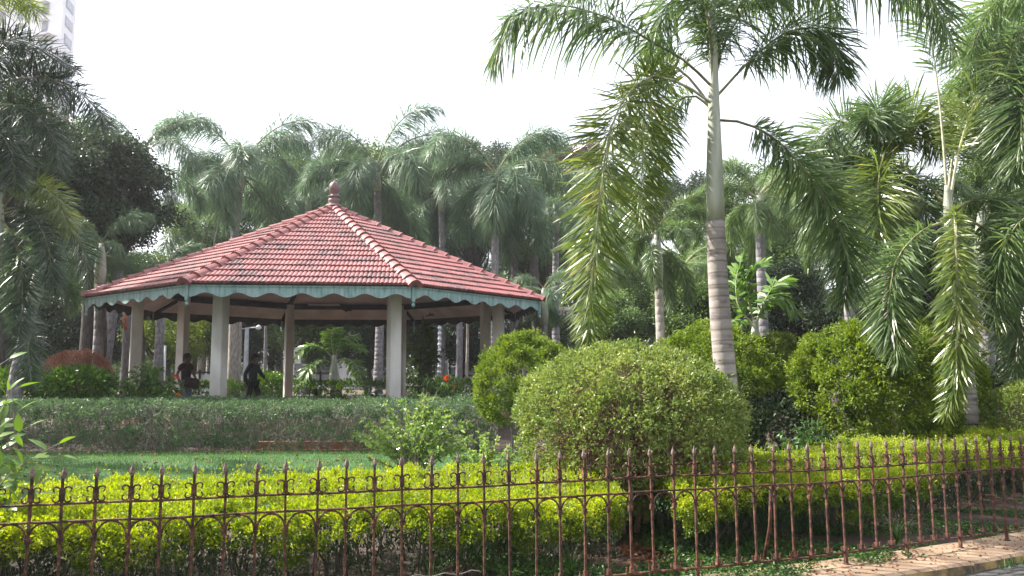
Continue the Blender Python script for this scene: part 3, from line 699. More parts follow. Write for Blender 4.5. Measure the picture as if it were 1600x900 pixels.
    me_r = make_mesh('ridge_tile', V, [np.stack([ii + jj + 1, ii + jj, ii + 7 + jj, ii + 7 + jj + 1], -1).reshape(-1, 4), [[0, 1, 6, 5]], ], M['ridge'], False)
    # closed gable end so that the lowest tile shows its triangular face
    for i in range(8):
        a = cn(i, RR + .04, HE - .02); ap = np.array([0, 0, HA]); h = unit(ap - a); sd = unit(np.cross(np.array([0, 0, 1.0]), h)); up = np.cross(h, sd)
        Mx = np.stack([h, sd, up], 1)
        for r in range(nr):
            o = link('ridge_tile', me_r, root); o.matrix_local = Matrix([[*Mx[0], 0], [*Mx[1], 0], [*Mx[2], 0], [0, 0, 0, 1]]); o.location = tuple(a + h * hl * r + sd * rnd.uniform(-.008, .008))
        link('hip_end', MB().add([a + Mx @ np.array([x, y * 1.0, z + .045]) for x in (-.02, .01) for y, z in prof], [], [[0, q + 1, q] for q in range(1, 6)] + [[7, 7 + q, 7 + q + 1] for q in range(1, 6)]).mesh('hip_end', M['ridge']), root)
    f = MB().lathe([(.30, HA + .02), (.24, HA + .08), (.17, HA + .10), (.165, HA + .13), (.19, HA + .19), (.18, HA + .27), (.13, HA + .31), (.20, HA + .335), (.205, HA + .36), (.12, HA + .39), (.105, HA + .43), (.13, HA + .47), (.165, HA + .56), (.175, HA + .66), (.15, HA + .76), (.09, HA + .83), (.035, HA + .87), (.01, HA + .91)], k=16)
    link('finial', f.mesh('finial', M['finial'], True), root)
    return (cx, cy, FL)
PCX, PCY, PFL = pavilion()

# ------------------------------------------------------------------ people
def skin_obj(name, verts, edges, radii, mat, parent, sub=1):
    me = bpy.data.meshes.new(name); me.from_pydata([tuple(v) for v in verts], edges, []); me.materials.append(M[mat])
    o = link(name, me, parent); md = o.modifiers.new('skin', 'SKIN'); md.use_smooth_shade = True
    sv = me.skin_vertices[0].data
    for i, r in enumerate(radii): sv[i].radius = (r, r) if not isinstance(r, tuple) else r; sv[i].use_root = (i == 0)
    ss = o.modifiers.new('sub', 'SUBSURF'); ss.levels = sub; ss.render_levels = sub
    return o
def person(label, loc, rz, stride, armL, armR, top, legs, headtilt=0, group=None):
    root = thing('person', label, 'person', loc, group); root.rotation_euler = (0, 0, rz)
    # faces -Y in its own frame; x is its left side
    def leg(s, fwd, knee):
        hip = (s * .09, 0, .92); kn = (s * .10, -fwd * .5 - knee * .10, .50); an = (s * .10, -fwd + knee * .12, .09 + abs(knee) * .10); toe = (s * .105, -fwd + knee * .12 - .17, .035 + abs(knee) * .04)
        return hip, kn, an, toe
    lh, lk, la, lt = leg(1, stride, 0); rh, rk, ra, rt = leg(-1, -stride, 1 if stride else 0)
    sh = 1.44; elL, wrL = armL; elR, wrR = armR
    V = [(0, 0, .95), (0, .01, 1.12), (0, .0, 1.32), (0, .0, 1.46), (0, -.015, 1.53), (0, -.03, 1.60 + headtilt * 0), (0, -.03, 1.70), (.17, 0, sh - .02), elL, wrL, (-.17, 0, sh - .02), elR, wrR, lh, lk, la, lt, rh, rk, ra, rt]
    Ed = [(0, 1), (1, 2), (2, 3), (3, 4), (4, 5), (5, 6), (3, 7), (7, 8), (8, 9), (3, 10), (10, 11), (11, 12), (0, 13), (13, 14), (14, 15), (15, 16), (0, 17), (17, 18), (18, 19), (19, 20)]
    r = [(.13, .10), (.12, .09), (.14, .10), .07, .055, .085, .075, .055, .040, .026, .055, .040, .026, .085, .058, .04, .032, .085, .058, .04, .032]
    # hands: palm and five fingers
    for wi, wr, el in ((9, wrL, elL), (12, wrR, elR)):
        d = np.array(wr) - np.array(el); d /= np.linalg.norm(d); sd = np.cross(d, [1, 0, 0]); sd /= np.linalg.norm(sd) + 1e-6
        pm = np.array(wr) + d * .07; pi = len(V); V.append(tuple(pm)); r.append(.024); Ed.append((wi, pi))
        for f, (o, ln) in enumerate(((-.030, .06), (-.011, .08), (.010, .085), (.030, .075))):
            a = pm + sd * o + d * .03; b_ = a + d * ln * .55 + np.array([0, -.004, 0]); e = b_ + d * ln * .4 + np.array([0, -.015, 0])
            n = len(V); V += [tuple(a), tuple(b_), tuple(e)]; r += [.0085, .008, .006]; Ed += [(pi, n), (n, n + 1), (n + 1, n + 2)]
        a = np.array(wr) + d * .03 - sd * .035; b_ = a + d * .035 - sd * .02; n = len(V); V += [tuple(a), tuple(b_)]; r += [.010, .008]; Ed += [(pi, n), (n, n + 1)]
    skin_obj('body', V, Ed, r, 'skin', root)
    # clothing follows the body
    sv = [(0, 0, .88), (0, .01, 1.10), (0, 0, 1.32), (0, 0, 1.45), (.175, 0, sh - .02), tuple(np.array(elL) * .55 + np.array([.175, 0, sh]) * .45) if top == 'shirt2' else elL, (-.175, 0, sh - .02), tuple(np.array(elR) * .55 + np.array([-.175, 0, sh]) * .45) if top == 'shirt2' else elR]
    se = [(0, 1), (1, 2), (2, 3), (3, 4), (4, 5), (3, 6), (6, 7)]; sr = [(.165, .13), (.155, .12), (.175, .13), .085, .078, .062, .078, .062]
    if top == 'shirt': sv += [tuple(np.array(wrL) * .95 + np.array(elL) * .05), tuple(np.array(wrR) * .95 + np.array(elR) * .05)]; se += [(5, 8), (7, 9)]; sr += [.045, .045]
    skin_obj('shirt', sv, se, sr, top, root)
    skin_obj('trousers', [(0, 0, .96), lh, lk, tuple(np.array(la) + np.array([0, 0, .03])), rh, rk, tuple(np.array(ra) + np.array([0, 0, .03]))], [(0, 1), (1, 2), (2, 3), (0, 4), (4, 5), (5, 6)], [(.15, .12), .10, .075, .060, .10, .075, .060], legs, root)
    hm = MB().lathe([(.10, 1.60), (.108, 1.66), (.10, 1.72), (.075, 1.765), (.035, 1.785), (.002, 1.79)], (0, .0, 0), 12); hv = hm.v[0]; hv[:, 1] = hv[:, 1] * 1.12 - .012
    hv[:, 2] -= np.where((hv[:, 1] > .03) & (hv[:, 2] < 1.64), .06, 0)
    hv[:, 2] += np.where((hv[:, 1] < -.06) & (hv[:, 2] < 1.70), .06, 0)
    link('hair', hm.mesh('hair', M['hair'], True), root)
    fc = MB().lathe([(.001, -.02), (.012, -.01), (.010, .012), (.001, .02)], (0, 0, 0), 6); link('nose', fc.mesh('nose', M['skin'], True), root, (0, -.118, 1.635))
    for s in (-1, 1):
        link('ear', MB().lathe([(.001, -.03), (.012, -.015), (.013, .012), (.001, .03)], k=6).mesh('ear', M['skin'], True), root, (s * .088, -.02, 1.64))
        link('eye', MB().lathe([(.001, -.012), (.011, 0), (.001, .012)], k=6).mesh('eye', M['white'], True), root, (s * .034, -.103, 1.665))
    link('mouth', MB().box((0, -.108, 1.59), (.05, .012, .012)).mesh('mouth', M['shirt2']), root)
    return root
p2 = person('person in dark clothes striding to the right across the pavilion', (X(396, 22.6), 22.6, PFL), R(78), .33,
       ((.24, -.10, 1.18), (.25, -.26, 1.02)), ((-.24, .12, 1.18), (-.26, .10, .92)), 'shirt', 'black')
p1 = person('person in dark shirt and faded blue jeans standing with a bag beside the pavilion column', (X(291, 21.9), 21.9, PFL), R(62), .04,
       ((.25, -.02, 1.17), (.24, -.18, .98)), ((-.26, .06, 1.17), (-.24, -.06, .95)), 'shirt2', 'jeans')
bgm = MB().box((0, 0, 0), (.42, .2, .30)); bgm.v[0][4:, :2] *= .8
bo = link('bag', bgm.mesh('bag', M['bag'], True), None, tuple(np.array([X(291, 21.9) + .26, 21.75, PFL + .92]))); bo.rotation_euler = (0, R(12), R(20))
md = bo.modifiers.new('bev', 'BEVEL'); md.width = .05; md.segments = 2
tag(bo, 'dark shoulder bag held at the hip of the person in blue jeans', 'bag')

# ------------------------------------------------------------------ hedges
def hedge(name, label, front, depth, x0, x1, h, mat, n, leaf, k=6, seed=0, low=.12, bump=.05, ntwig=0, twig='twig', stems=30, up=.4, cat='hedge', aspect=.5, gap=0.0, dens_low=1.0, lowmat=None, clump=(7, .055)):
    """front(x) -> y of the face towards the path; depth away from it"""
    g = np.random.default_rng(seed); hf = lumpf(seed + 1, 1.6, 9); hf2 = lumpf(seed + 2, 5.5, 9); Lx = x1 - x0
    dfn = depth if callable(depth) else (lambda x: depth + 0 * x)
    hfn = h if callable(h) else (lambda x: h + 0 * x)
    xm = (x0 + x1) / 2; base = np.array([xm, front(xm) + dfn(xm) / 2, 0]); root = thing(name, label, cat, tuple(base))
    hm = hfn(xm); at, af = dfn(xm), hm; nt_ = int(.78 * n * at / (at + af)); nf = int(.78 * n * af / (at + af)); nb = n - nt_ - nf
    x = g.uniform(x0, x1, nt_); w = g.uniform(0, 1, nt_); y = front(x) + w * dfn(x)
    def hh(x, y): return hfn(x) + bump * 2 * hf(np.stack([x, y, x * 0], 1)) + bump * 1.3 * hf2(np.stack([x, y, x * 0], 1))
    zt = hh(x, y) - g.uniform(0, 1, nt_) ** 2 * .12 - .10 * np.clip(1 - w / .12, 0, 1) ** 2
    Pt = np.stack([x, y, zt], 1); Nt = np.tile([0, 0, 1.0], (nt_, 1)) - np.array([0, 1, 0]) * np.clip(1 - w / .15, 0, 1)[:, None]
    x = g.uniform(x0, x1, nf); z01 = 1 - g.uniform(0, 1, nf) ** dens_low; z = low + (hfn(x) - low - .03) * z01
    bulge = .06 * np.sin(np.pi * np.clip(z01, 0, 1)) + 3.6 * bump * hf2(np.stack([x * .8, z * 2, z * 0], 1)) - g.uniform(0, 1, nf) ** 2 * .2
    y = front(x) - bulge; keep = np.ones(nf, bool)
    if gap: keep = (hf2(np.stack([x * .6, z * 1.5, x * 0 + 3], 1)) + z01 * 1.1) > gap
    Pf = np.stack([x, y, z], 1)[keep]; Nf = np.tile([0, -1.0, .25], (len(Pf), 1))
    x = g.uniform(x0, x1, nb); z = (low * .6 + (1 - low * .6) * g.uniform(.0, 1, nb)) * hfn(x) * .95; y = front(x) + .22 + (dfn(x) - .25) * g.uniform(.0, 1.0, nb) ** 1.5; Pb = np.stack([x, y, z], 1)
    Pb[:, 2] = np.minimum(Pb[:, 2], hm * .8); Nb = np.tile([0, 0, 1.0], (len(Pb), 1))
    # ends
    P = np.vstack([Pt, Pf]); Nn = unit(np.vstack([Nt, Nf])); P, Nn = clumpify(P, Nn, clump[0], clump[1], g)
    P = np.vstack([P, Pb]); Nn = np.vstack([Nn, Nb])
    V, q = sprigs(P - base, Nn, k, leaf, leaf * aspect, g, spread=.7, jitter=.5, up=up)
    if lowmat:      # new golden growth on top, older green leaves below; inner leaves darkened as shade
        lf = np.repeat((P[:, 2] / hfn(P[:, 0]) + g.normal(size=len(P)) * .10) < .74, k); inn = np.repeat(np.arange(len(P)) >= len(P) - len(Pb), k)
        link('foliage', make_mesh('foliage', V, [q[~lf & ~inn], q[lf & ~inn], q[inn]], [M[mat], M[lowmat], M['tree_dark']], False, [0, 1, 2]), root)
    else: link('foliage', make_mesh('foliage', V, [q], M[mat]), root)
    mb = MB(); ns = stems; xs = g.uniform(x0, x1, ns)
    P0 = np.stack([xs, front(xs) + dfn(xs) * g.uniform(.12, .8, ns), xs * 0 + .02], 1); P1 = P0 + np.stack([g.normal(size=ns) * .12, g.normal(size=ns) * .12, hfn(xs) * g.uniform(.6, .95, ns)], 1)
    V, q = sticks(P0 - base, P1 - base, .011); mb.add(V, q)
    if ntwig:
        xs = g.uniform(x0, x1, ntwig); zz = g.uniform(.15, 1, ntwig) * hfn(xs); P0 = np.stack([xs, front(xs) + g.uniform(-.06, .35, ntwig), zz], 1)
        P1 = P0 + unit(g.normal(size=(ntwig, 3)) + np.array([0, -.3, .5])) * g.uniform(.08, .28, (ntwig, 1)); P1[:, 2] = np.minimum(P1[:, 2], hh(P1[:, 0], P1[:, 1]) + .03)
        V, q = sticks(P0 - base, P1 - base, .0042); mb.add(V, q)
    link('stems', mb.mesh('stems', M[twig]), root)['kind'] = 'stuff'
    return root
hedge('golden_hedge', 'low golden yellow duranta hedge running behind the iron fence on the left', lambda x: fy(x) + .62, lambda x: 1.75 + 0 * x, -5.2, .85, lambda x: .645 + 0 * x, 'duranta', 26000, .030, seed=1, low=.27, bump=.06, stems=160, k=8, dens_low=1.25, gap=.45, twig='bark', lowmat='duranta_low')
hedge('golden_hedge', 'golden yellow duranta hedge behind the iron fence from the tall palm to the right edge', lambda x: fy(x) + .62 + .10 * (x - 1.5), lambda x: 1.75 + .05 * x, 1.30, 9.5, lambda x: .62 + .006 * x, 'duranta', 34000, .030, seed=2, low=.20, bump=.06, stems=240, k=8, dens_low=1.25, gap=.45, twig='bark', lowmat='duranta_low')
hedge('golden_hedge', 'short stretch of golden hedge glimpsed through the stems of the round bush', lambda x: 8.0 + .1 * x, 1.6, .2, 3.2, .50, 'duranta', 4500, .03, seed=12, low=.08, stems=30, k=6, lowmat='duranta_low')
hedge('clipped_hedge', 'long grey green clipped hedge with bare twigs between the lawn and the pavilion', lambda x: 14.3 + .06 * np.sin(x), 3.1, -13.5, -.35, .90, 'hedge', 24000, .048, seed=3, low=.10, bump=.05, ntwig=6500, stems=420, k=5, gap=.10)
hedge('clipped_hedge', 'low green clipped hedge on the far side of the pavilion', lambda x: 31.2 + 0 * x, 1.2, -14, .5, 1.05, 'broad', 3600, .11, seed=4, low=.15, bump=.05, k=4)
def sprouts(label, x0, x1, fr, dep, h, n, seed):
    g = np.random.default_rng(seed); x = g.uniform(x0, x1, n); y = fr(x) + g.uniform(.15, 1, n) * dep; P0 = np.stack([x, y, np.full(n, h - .05)], 1); P1 = P0 + np.stack([g.normal(size=n) * .03, g.normal(size=n) * .03, g.uniform(.08, .22, n)], 1)
    V, q = sticks(P0, P1, .003); t = g.uniform(.3, 1, (n, 9)); P = (P0[:, None] + (P1 - P0)[:, None] * t[..., None]).reshape(-1, 3)
    V2, q2 = leaf_quads(P, unit(g.normal(size=P.shape) + np.array([0, 0, .6])), .032, .015, g)
    tag(link('hedge_sprouts', make_mesh('hedge_sprouts', np.vstack([V, V2]), [q, q2 + len(V)], [M['twig'], M['duranta']], False, [0, 1])), label, 'hedge shoots', kind='stuff')
sprouts('upright golden shoots sticking out of the left golden hedge', -5, .6, lambda x: fy(x) + .62, 1.7, .645, 330, 61)
sprouts('upright golden shoots sticking out of the right golden hedge', 1.6, 9, lambda x: fy(x) + .62 + .1 * (x - 1.5), 1.8, .64, 420, 62)
# brick edging seen through the foot of the clipped hedge
root = thing('brick_edging', 'low orange brick edging showing through the foot of the clipped hedge', 'brick edging', (-3.6, 14.95, 0))
bm_ = MB().box((0, 0, 0), (.215, .10, .068)).mesh('brick', M['brick'])
for c in range(2):
    for k in range(13):
        o = link('brick', bm_, root, (-1.4 + k * .225 + (c % 2) * .11, rnd.uniform(-.006, .006), .09 + c * .078)); o.rotation_euler = (0, 0, rnd.uniform(-.03, .03))

# lawn grass
g = np.random.default_rng(5); n = 52000
x = g.uniform(-12.5, 2.6, n); y = 8.2 + 6.2 * g.uniform(0, 1, n) ** .8; P = np.stack([x, y, x * 0 + .055], 1)
D = unit(np.stack([g.normal(size=n) * .35, g.normal(size=n) * .35, np.ones(n)], 1)); L = g.uniform(.03, .075, n) * (1 + (g.uniform(size=n) < .03) * 1.0)
V, q = leaf_quads(P, D, L, .010, g, fold=.1); tag(link('lawn_grass', make_mesh('lawn_grass', V, [q], M['grass'])), 'short green lawn grass between the golden hedge and the clipped hedge', 'grass', kind='stuff')
# weeds and ground cover along the fence
def weeds(name, label, pts, leaf, mat, seed, k=7, hgt=.06):
    g = np.random.default_rng(seed); P = np.repeat(pts, k, 0) + g.normal(size=(len(pts) * k, 3)) * np.array([.03, .03, .0]); P[:, 2] += g.uniform(0, hgt, len(P))
    D = unit(g.normal(size=P.shape) * np.array([1, 1, .25]) + np.array([0, 0, .25])); V, q = leaf_quads(P, D, leaf * g.uniform(.6, 1.3, len(P)), leaf * .6, g)
    return tag(link(name, make_mesh(name, V, [q], M[mat])), label, 'ground cover', kind='stuff')
n = 4600; x = np.concatenate([g.uniform(-.6, 3.4, n), g.uniform(2.8, 7.5, n)]); y = fy(x) + np.concatenate([g.uniform(-.26, 2.4, n), g.uniform(.22, 1.3, n)])
f = lumpf(8, 2.5)(np.stack([x, y, x * 0], 1)); kp = (f > -.12) & ~((x > 3.0) & (x < 4.3) & (g.uniform(size=len(x)) < .75)) & ~((x > 2.1) & (y < fy(x) - .1)); x, y = x[kp], y[kp]
zz = np.where((y < fy(x) + .17), .108, .045) + np.array([fdrop(a) for a in x])
weeds('ground_cover', 'low green creeping weeds at the foot of the iron fence', np.stack([x, y, zz], 1), .034, 'weed', 9, hgt=.07)
n = 900; x = g.uniform(.9, 2.6, n); y = fy(x) + g.uniform(.5, 1.5, n)
P = np.stack([x, y, x * 0 + .055], 1); D = unit(g.normal(size=(n, 3)) * np.array([1, 1, .3])); V, q = leaf_quads(P, D, .05, .03, g, fold=.4)
tag(link('leaf_litter', make_mesh('leaf_litter', V, [q], M['litter'])), 'orange brown fallen leaves under the round bush', 'leaf litter', kind='stuff')
n = 420; x = g.uniform(1.7, 6.2, n); y = fy(x) + g.uniform(-.30, .15, n)
P = np.stack([x, y, .112 + np.array([fdrop(a) for a in x])], 1); V, q = leaf_quads(P, unit(g.normal(size=(n, 3)) * np.array([1, 1, .12])), .028, .017, g, fold=.4)
tag(link('leaf_litter', make_mesh('leaf_litter', V, [q], M['litter'])), 'small dry leaf scraps scattered on the sandstone kerb', 'leaf litter', kind='stuff')
n = 260; x = g.uniform(-9, 1, n); y = g.uniform(9.5, 14, n); P = np.stack([x, y, x * 0 + .10], 1); V, q = leaf_quads(P, unit(g.normal(size=(n, 3)) * np.array([1, 1, .2])), .07, .04, g, fold=.4)
tag(link('leaf_litter', make_mesh('leaf_litter', V, [q], M['litter'])), 'scattered dry leaves on the lawn', 'leaf litter', kind='stuff')
# gutter grass below the kerb, grass tufts
n = 2600; x = g.uniform(2.2, 7.5, n); y = fy(x) - .42 - g.uniform(0, 1, n) ** 1.4 * .55; f = lumpf(4, 3)(np.stack([x, y, x * 0], 1)); kp = f > -.05; x, y = x[kp], y[kp]; n = len(x)
P = np.stack([x, y, x * 0 - .015], 1); D = unit(np.stack([g.normal(size=n) * .5, g.normal(size=n) * .5, np.ones(n)], 1)); V, q = leaf_quads(P, D, g.uniform(.05, .16, n), .007, g, fold=.1, droop=.2)
tag(link('gutter_grass', make_mesh('gutter_grass', V, [q], M['weed'])), 'wild grass growing in the gutter below the kerb', 'grass', kind='stuff')
for tx, ty, nn, lab in ((.42, 5.75, 26, 'tuft of long grass behind the fence left of the round bush'), (3.35, 6.75, 20, 'tuft of long grass behind the fence below the right golden hedge'), (-.55, 5.3, 14, 'sparse grass tuft behind the fence pickets near the pale wire'), (-1.75, 5.0, 9, 'thin long grass blades in front of the left golden hedge')):
    mb = MB(); gg = np.random.default_rng(int(tx * 100) + 500)
    for b_ in range(nn):
        a = gg.uniform(0, 6.28); L = gg.uniform(.22, .42); l = gg.uniform(.2, .6); pts = [np.array([math.cos(a) * l * L * t ** 1.5, math.sin(a) * l * L * t ** 1.5, L * (t - .25 * t * t)]) for t in np.linspace(0, 1, 6)]
        w = .006; s = np.array([-math.sin(a), math.cos(a), 0]); V = [p + s * w * (1 - .8 * t) * sg for p, t in zip(pts, np.linspace(0, 1, 6)) for sg in (-1, 1)]
        mb.add(V, [[2 * c, 2 * c + 1, 2 * c + 3, 2 * c + 2] for c in range(5)])
    tag(link('grass_tuft', mb.mesh('grass_tuft', M['weed']), None, (tx, ty, .04)), lab, 'grass tuft')

# ------------------------------------------------------------------ shrubs
def px_ball(label, px, py, rxp, ryp, d, nspr, leaf, mat, **kw):
    c = W(px, py, d); rx = rxp * d / F_PX; rz = ryp * d / F_PX
    return ball_shrub(kw.pop('name', 'round_bush'), label, c, rx, kw.pop('ry', rx), rz, nspr, leaf, mat, **kw)
px_ball('large round clipped bush with small pale leaves standing behind the fence', 980, 668, 172, 124, 7.6, 12000, .044, 'ball', clump=(7, .075), seed=21, lump=.05, stems=12, twig='twig_red', ntwig=12000, low=-.88, k=4, thin_low=True, lfreq=2.6)
px_ball('yellow green conifer ball touching the right end of the pavilion', 815, 600, 67, 72, 13.6, 2989, .062, 'conifer', seed=22, lump=.115, k=7, jit=.5, clump=(14, .12), lfreq=8)
px_ball('yellow green conifer ball behind the tall palm trunk', 1115, 600, 92, 86, 12.2, 3679, .062, 'conifer', seed=23, lump=.115, k=7, jit=.5, clump=(14, .12), lfreq=8)
px_ball('small olive conifer ball right of the tall palm trunk', 1212, 590, 54, 62, 14.2, 2300, .062, 'conifer2', seed=24, lump=.115, k=7, jit=.5, clump=(14, .12), lfreq=8)
px_ball('largest bright conifer ball behind the right golden hedge', 1362, 612, 120, 100, 11.2, 5979, .062, 'conifer', seed=25, lump=.115, k=7, jit=.5, clump=(14, .12), low=-.95, lfreq=8)
px_ball('conifer ball between the hanging fronds at the right', 1440, 612, 84, 92, 12.6, 2760, .062, 'conifer', seed=26, lump=.115, k=7, jit=.5, clump=(14, .12), low=-.95, lfreq=8)
px_ball('copper brown clipped dome bush left of the pavilion', 118, 600, 52, 50, 19.5, 2000, .07, 'copper', seed=27, lump=.03, k=6)
px_ball('pale twiggy bush at the right edge behind the golden hedge', 1600, 660, 52, 60, 10.2, 1300, .05, 'ball', seed=28, lump=.1, k=5, twig='twig_red', ntwig=700)
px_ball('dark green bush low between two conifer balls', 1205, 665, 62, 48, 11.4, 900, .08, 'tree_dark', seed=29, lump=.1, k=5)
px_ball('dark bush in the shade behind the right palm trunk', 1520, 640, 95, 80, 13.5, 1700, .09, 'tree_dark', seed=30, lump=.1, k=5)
px_ball('mid green bush behind the right palm trunk', 1585, 590, 70, 70, 16, 1300, .09, 'tree_mid', seed=34, lump=.1, k=5)
px_ball('glossy leafy bush with a hollow in front of the copper dome', 122, 609, 50, 29, 17.6, 900, .13, 'broad', seed=31, lump=.08, k=4, aspect=.42)
px_ball('small green bush beyond the striding person', 420, 604, 30, 20, 30, 500, .13, 'broad', seed=32, lump=.06, k=4)
px_ball('low leafy bush at the left edge before the trees', 32, 609, 58, 27, 17.9, 800, .13, 'broad', seed=33, lump=.12, k=4, aspect=.4)
leafy_shrub('flowering_shrub', 'leafy shrub with orange red flowers left of the front columns', W(228, 640, 17.7) * np.array([1, 1, 0]), 1.86, 1.05, 60, .17, 'broad', seed=41, nl=34, flowers=4, aspect=.4, droop=.5)
leafy_shrub('flowering_shrub', 'leafy shrub with orange red flowers under the right side of the pavilion', W(690, 640, 17.8) * np.array([1, 1, 0]), 1.62, 1.0, 40, .18, 'broad', seed=42, nl=32, flowers=3, aspect=.36, droop=.6)
leafy_shrub('climber_shrub', 'tall feathery shrub beyond the right columns', W(668, 640, 27) * np.array([1, 1, 0]), 3.9, .7, 30, .17, 'broad', seed=43, nl=60, aspect=.4)
leafy_shrub('glossy_shrub', 'open glossy leaved shrub on the lawn left of the large round bush', W(645, 740, 9.6) * np.array([1, 1, 0]) + np.array([0, 0, .03]), 1.34, .92, 70, .078, 'gloss_lit', seed=44, nl=50, aspect=.48, droop=.1)
leafy_shrub('glossy_shrub', 'small glossy shrub tucked against the left side of the large round bush', W(765, 745, 9.0) * np.array([1, 1, 0]) + np.array([0, 0, .03]), .92, .5, 26, .07, 'gloss_lit', seed=45, nl=34, aspect=.48, droop=.1)
leafy_shrub('leafy_plant', 'low blue green leafy plant in front of the largest conifer ball', W(1270, 735, 9.4) * np.array([1, 1, 0]) + np.array([0, 0, .03]), .98, .62, 40, .085, 'weed', seed=46, nl=34, aspect=.42)
leafy_shrub('leafy_plant', 'low green plant behind the right end of the golden hedge', W(1420, 735, 10.2) * np.array([1, 1, 0]) + np.array([0, 0, .03]), .8, .5, 22, .07, 'conifer2', seed=47, nl=30, aspect=.4)
leafy_shrub('seedling', 'thin bright seedling rising above the golden hedge at the left', W(385, 745, 7.1) * np.array([1, 1, 0]) + np.array([0, 0, .03]), .80, .12, 4, .055, 'gloss', seed=48, nl=10, aspect=.4)

# big-leaved shrub at the left edge: every leaf a part
def big_leaf_shrub():
    base = W(18, 800, 5.35) * np.array([1, 1, 0]) + np.array([0, 0, .04]); root = thing('big_leaf_shrub', 'big leaved shrub leaning into the picture at the left end of the fence', 'shrub', tuple(base))
    g = np.random.default_rng(77); mt = M['gloss']
    mes = []
    for v in range(3):
        n = 7; t = np.linspace(0, 1, n); w = .5 * .44 * np.sin(np.pi * t ** .75) ** .9; V = []
        for a, ww in zip(t, w): V += [[a, -ww, .10 * ww - .22 * a * a * (1 + .3 * v)], [a, 0, -.06 * ww - .22 * a * a * (1 + .3 * v)], [a, ww, .10 * ww - .22 * a * a * (1 + .3 * v)]]
        q = [[3 * a + b, 3 * a + 3 + b, 3 * a + 4 + b, 3 * a + 1 + b] for a in range(n - 1) for b in (0, 1)]
        mes.append(make_mesh('leaf', V, [q], mt, True))
    branches = [[(0, 560), (18, 605), (22, 680)], [(30, 735), (70, 705), (92, 693)], [(-30, 700), (10, 690), (48, 665)], [(-30, 640), (0, 625), (30, 605)], [(-20, 735), (40, 722), (100, 712)], [(-40, 770), (10, 760), (60, 770)], [(-40, 600), (-5, 570), (15, 560)], [(-60, 720), (-20, 680), (0, 650)], [(-40, 800), (20, 790), (70, 745)], [(-60, 830), (0, 815), (50, 800)], [(-50, 760), (0, 745), (50, 730)], [(-50, 690), (0, 668), (32, 640)]]
    mb = MB()
    for bi, br in enumerate(branches):
        d = 5.0 + .12 * (bi % 4); P = np.array([W(a, b, d + .05 * c) for c, (a, b) in enumerate(br)]); P[0] = P[0] * .6 + (base + np.array([-.1, 0, .3])) * .4 if bi not in (1,) else P[0]
        S = spline(np.vstack([base + np.array([-.05, 0, .1]), P]), 16) - base; mb.tube(S, np.linspace(.008, .0025, 16), 5, cap=False)
        for k in range(15):
            t = int(15 - k * .75); 
            if t < 4: break
            T = unit(S[t] - S[t - 1]); sd = (-1) ** k; D = unit(T * .8 + np.array([.5 * g.normal(), sd * .5, .35 * g.normal() + .1]) + np.array([sd * .35, 0, 0])); 
            up = unit(np.array([0, -.35, 1.0]) + g.normal(size=3) * .35); Y = unit(np.cross(up, D)); Z = np.cross(D, Y); L = g.uniform(.085, .14)
            o = link('leaf', mes[k % 3], root); o.matrix_local = Matrix([[D[0] * L, Y[0] * L, Z[0] * L, S[t][0]], [D[1] * L, Y[1] * L, Z[1] * L, S[t][1]], [D[2] * L, Y[2] * L, Z[2] * L, S[t][2]], [0, 0, 0, 1]])
    link('stems', mb.mesh('stems', M['twig']), root)
big_leaf_shrub()

# ------------------------------------------------------------------ near palms, frond by frond
def near_palm(label, base_px, d, trunk, radii, shaft, sradii, fronds, leaf=.5, wd=.05, mats=('palm', 'petiole'), seed=0, n=240, ring=.125, cat='palm tree', ds=1.0):
    d *= ds; radii = [a * ds for a in radii]; sradii = [a * ds for a in sradii]
    base = W(base_px[0], base_px[1], d); base[2] = 0.02; root = thing('foxtail_palm', label, cat, tuple(base))
    P = [base * 0] + [W(a, b, d) - base for a, b in trunk]
    if len(trunk):
        link('trunk', trunk_mesh('trunk', P, radii, M['ring'], 20, ring, .010), root)
    if shaft:
        S = np.array([W(a, b, d) - base for a, b in shaft]); link('crownshaft', MB().tube(spline(S, 14), np.interp(np.linspace(0, 1, 14), np.linspace(0, 1, len(sradii)), sradii), 14).mesh('crownshaft', M['crownshaft'], True), root)
    for i, fr in enumerate(fronds):
        kw = dict(n=n, Lf=leaf, wd=wd, plume=.95, droop=.20, start=.16, rr=.019 * ds, sweep=.38); mt = mats
        fr = list(fr)
        if isinstance(fr[-1], dict): 
            e = fr.pop(); mt = e.pop('mats', mats); kw.update(e)
        if kw['wd'] < .06: kw['n'] = int(kw['n'] * 2.0); kw['wd'] *= .50 * ds; kw['plume'] *= 1.1; kw['Lf'] *= 1.22 * ds
        C = [W(a, b, c * ds) - base for a, b, c in fr]
        link('frond', frond_mesh('frond', C, mats=[M[mt[0]], M[mt[1]]], seed=seed + i, seg=2, **kw), root)
    return root
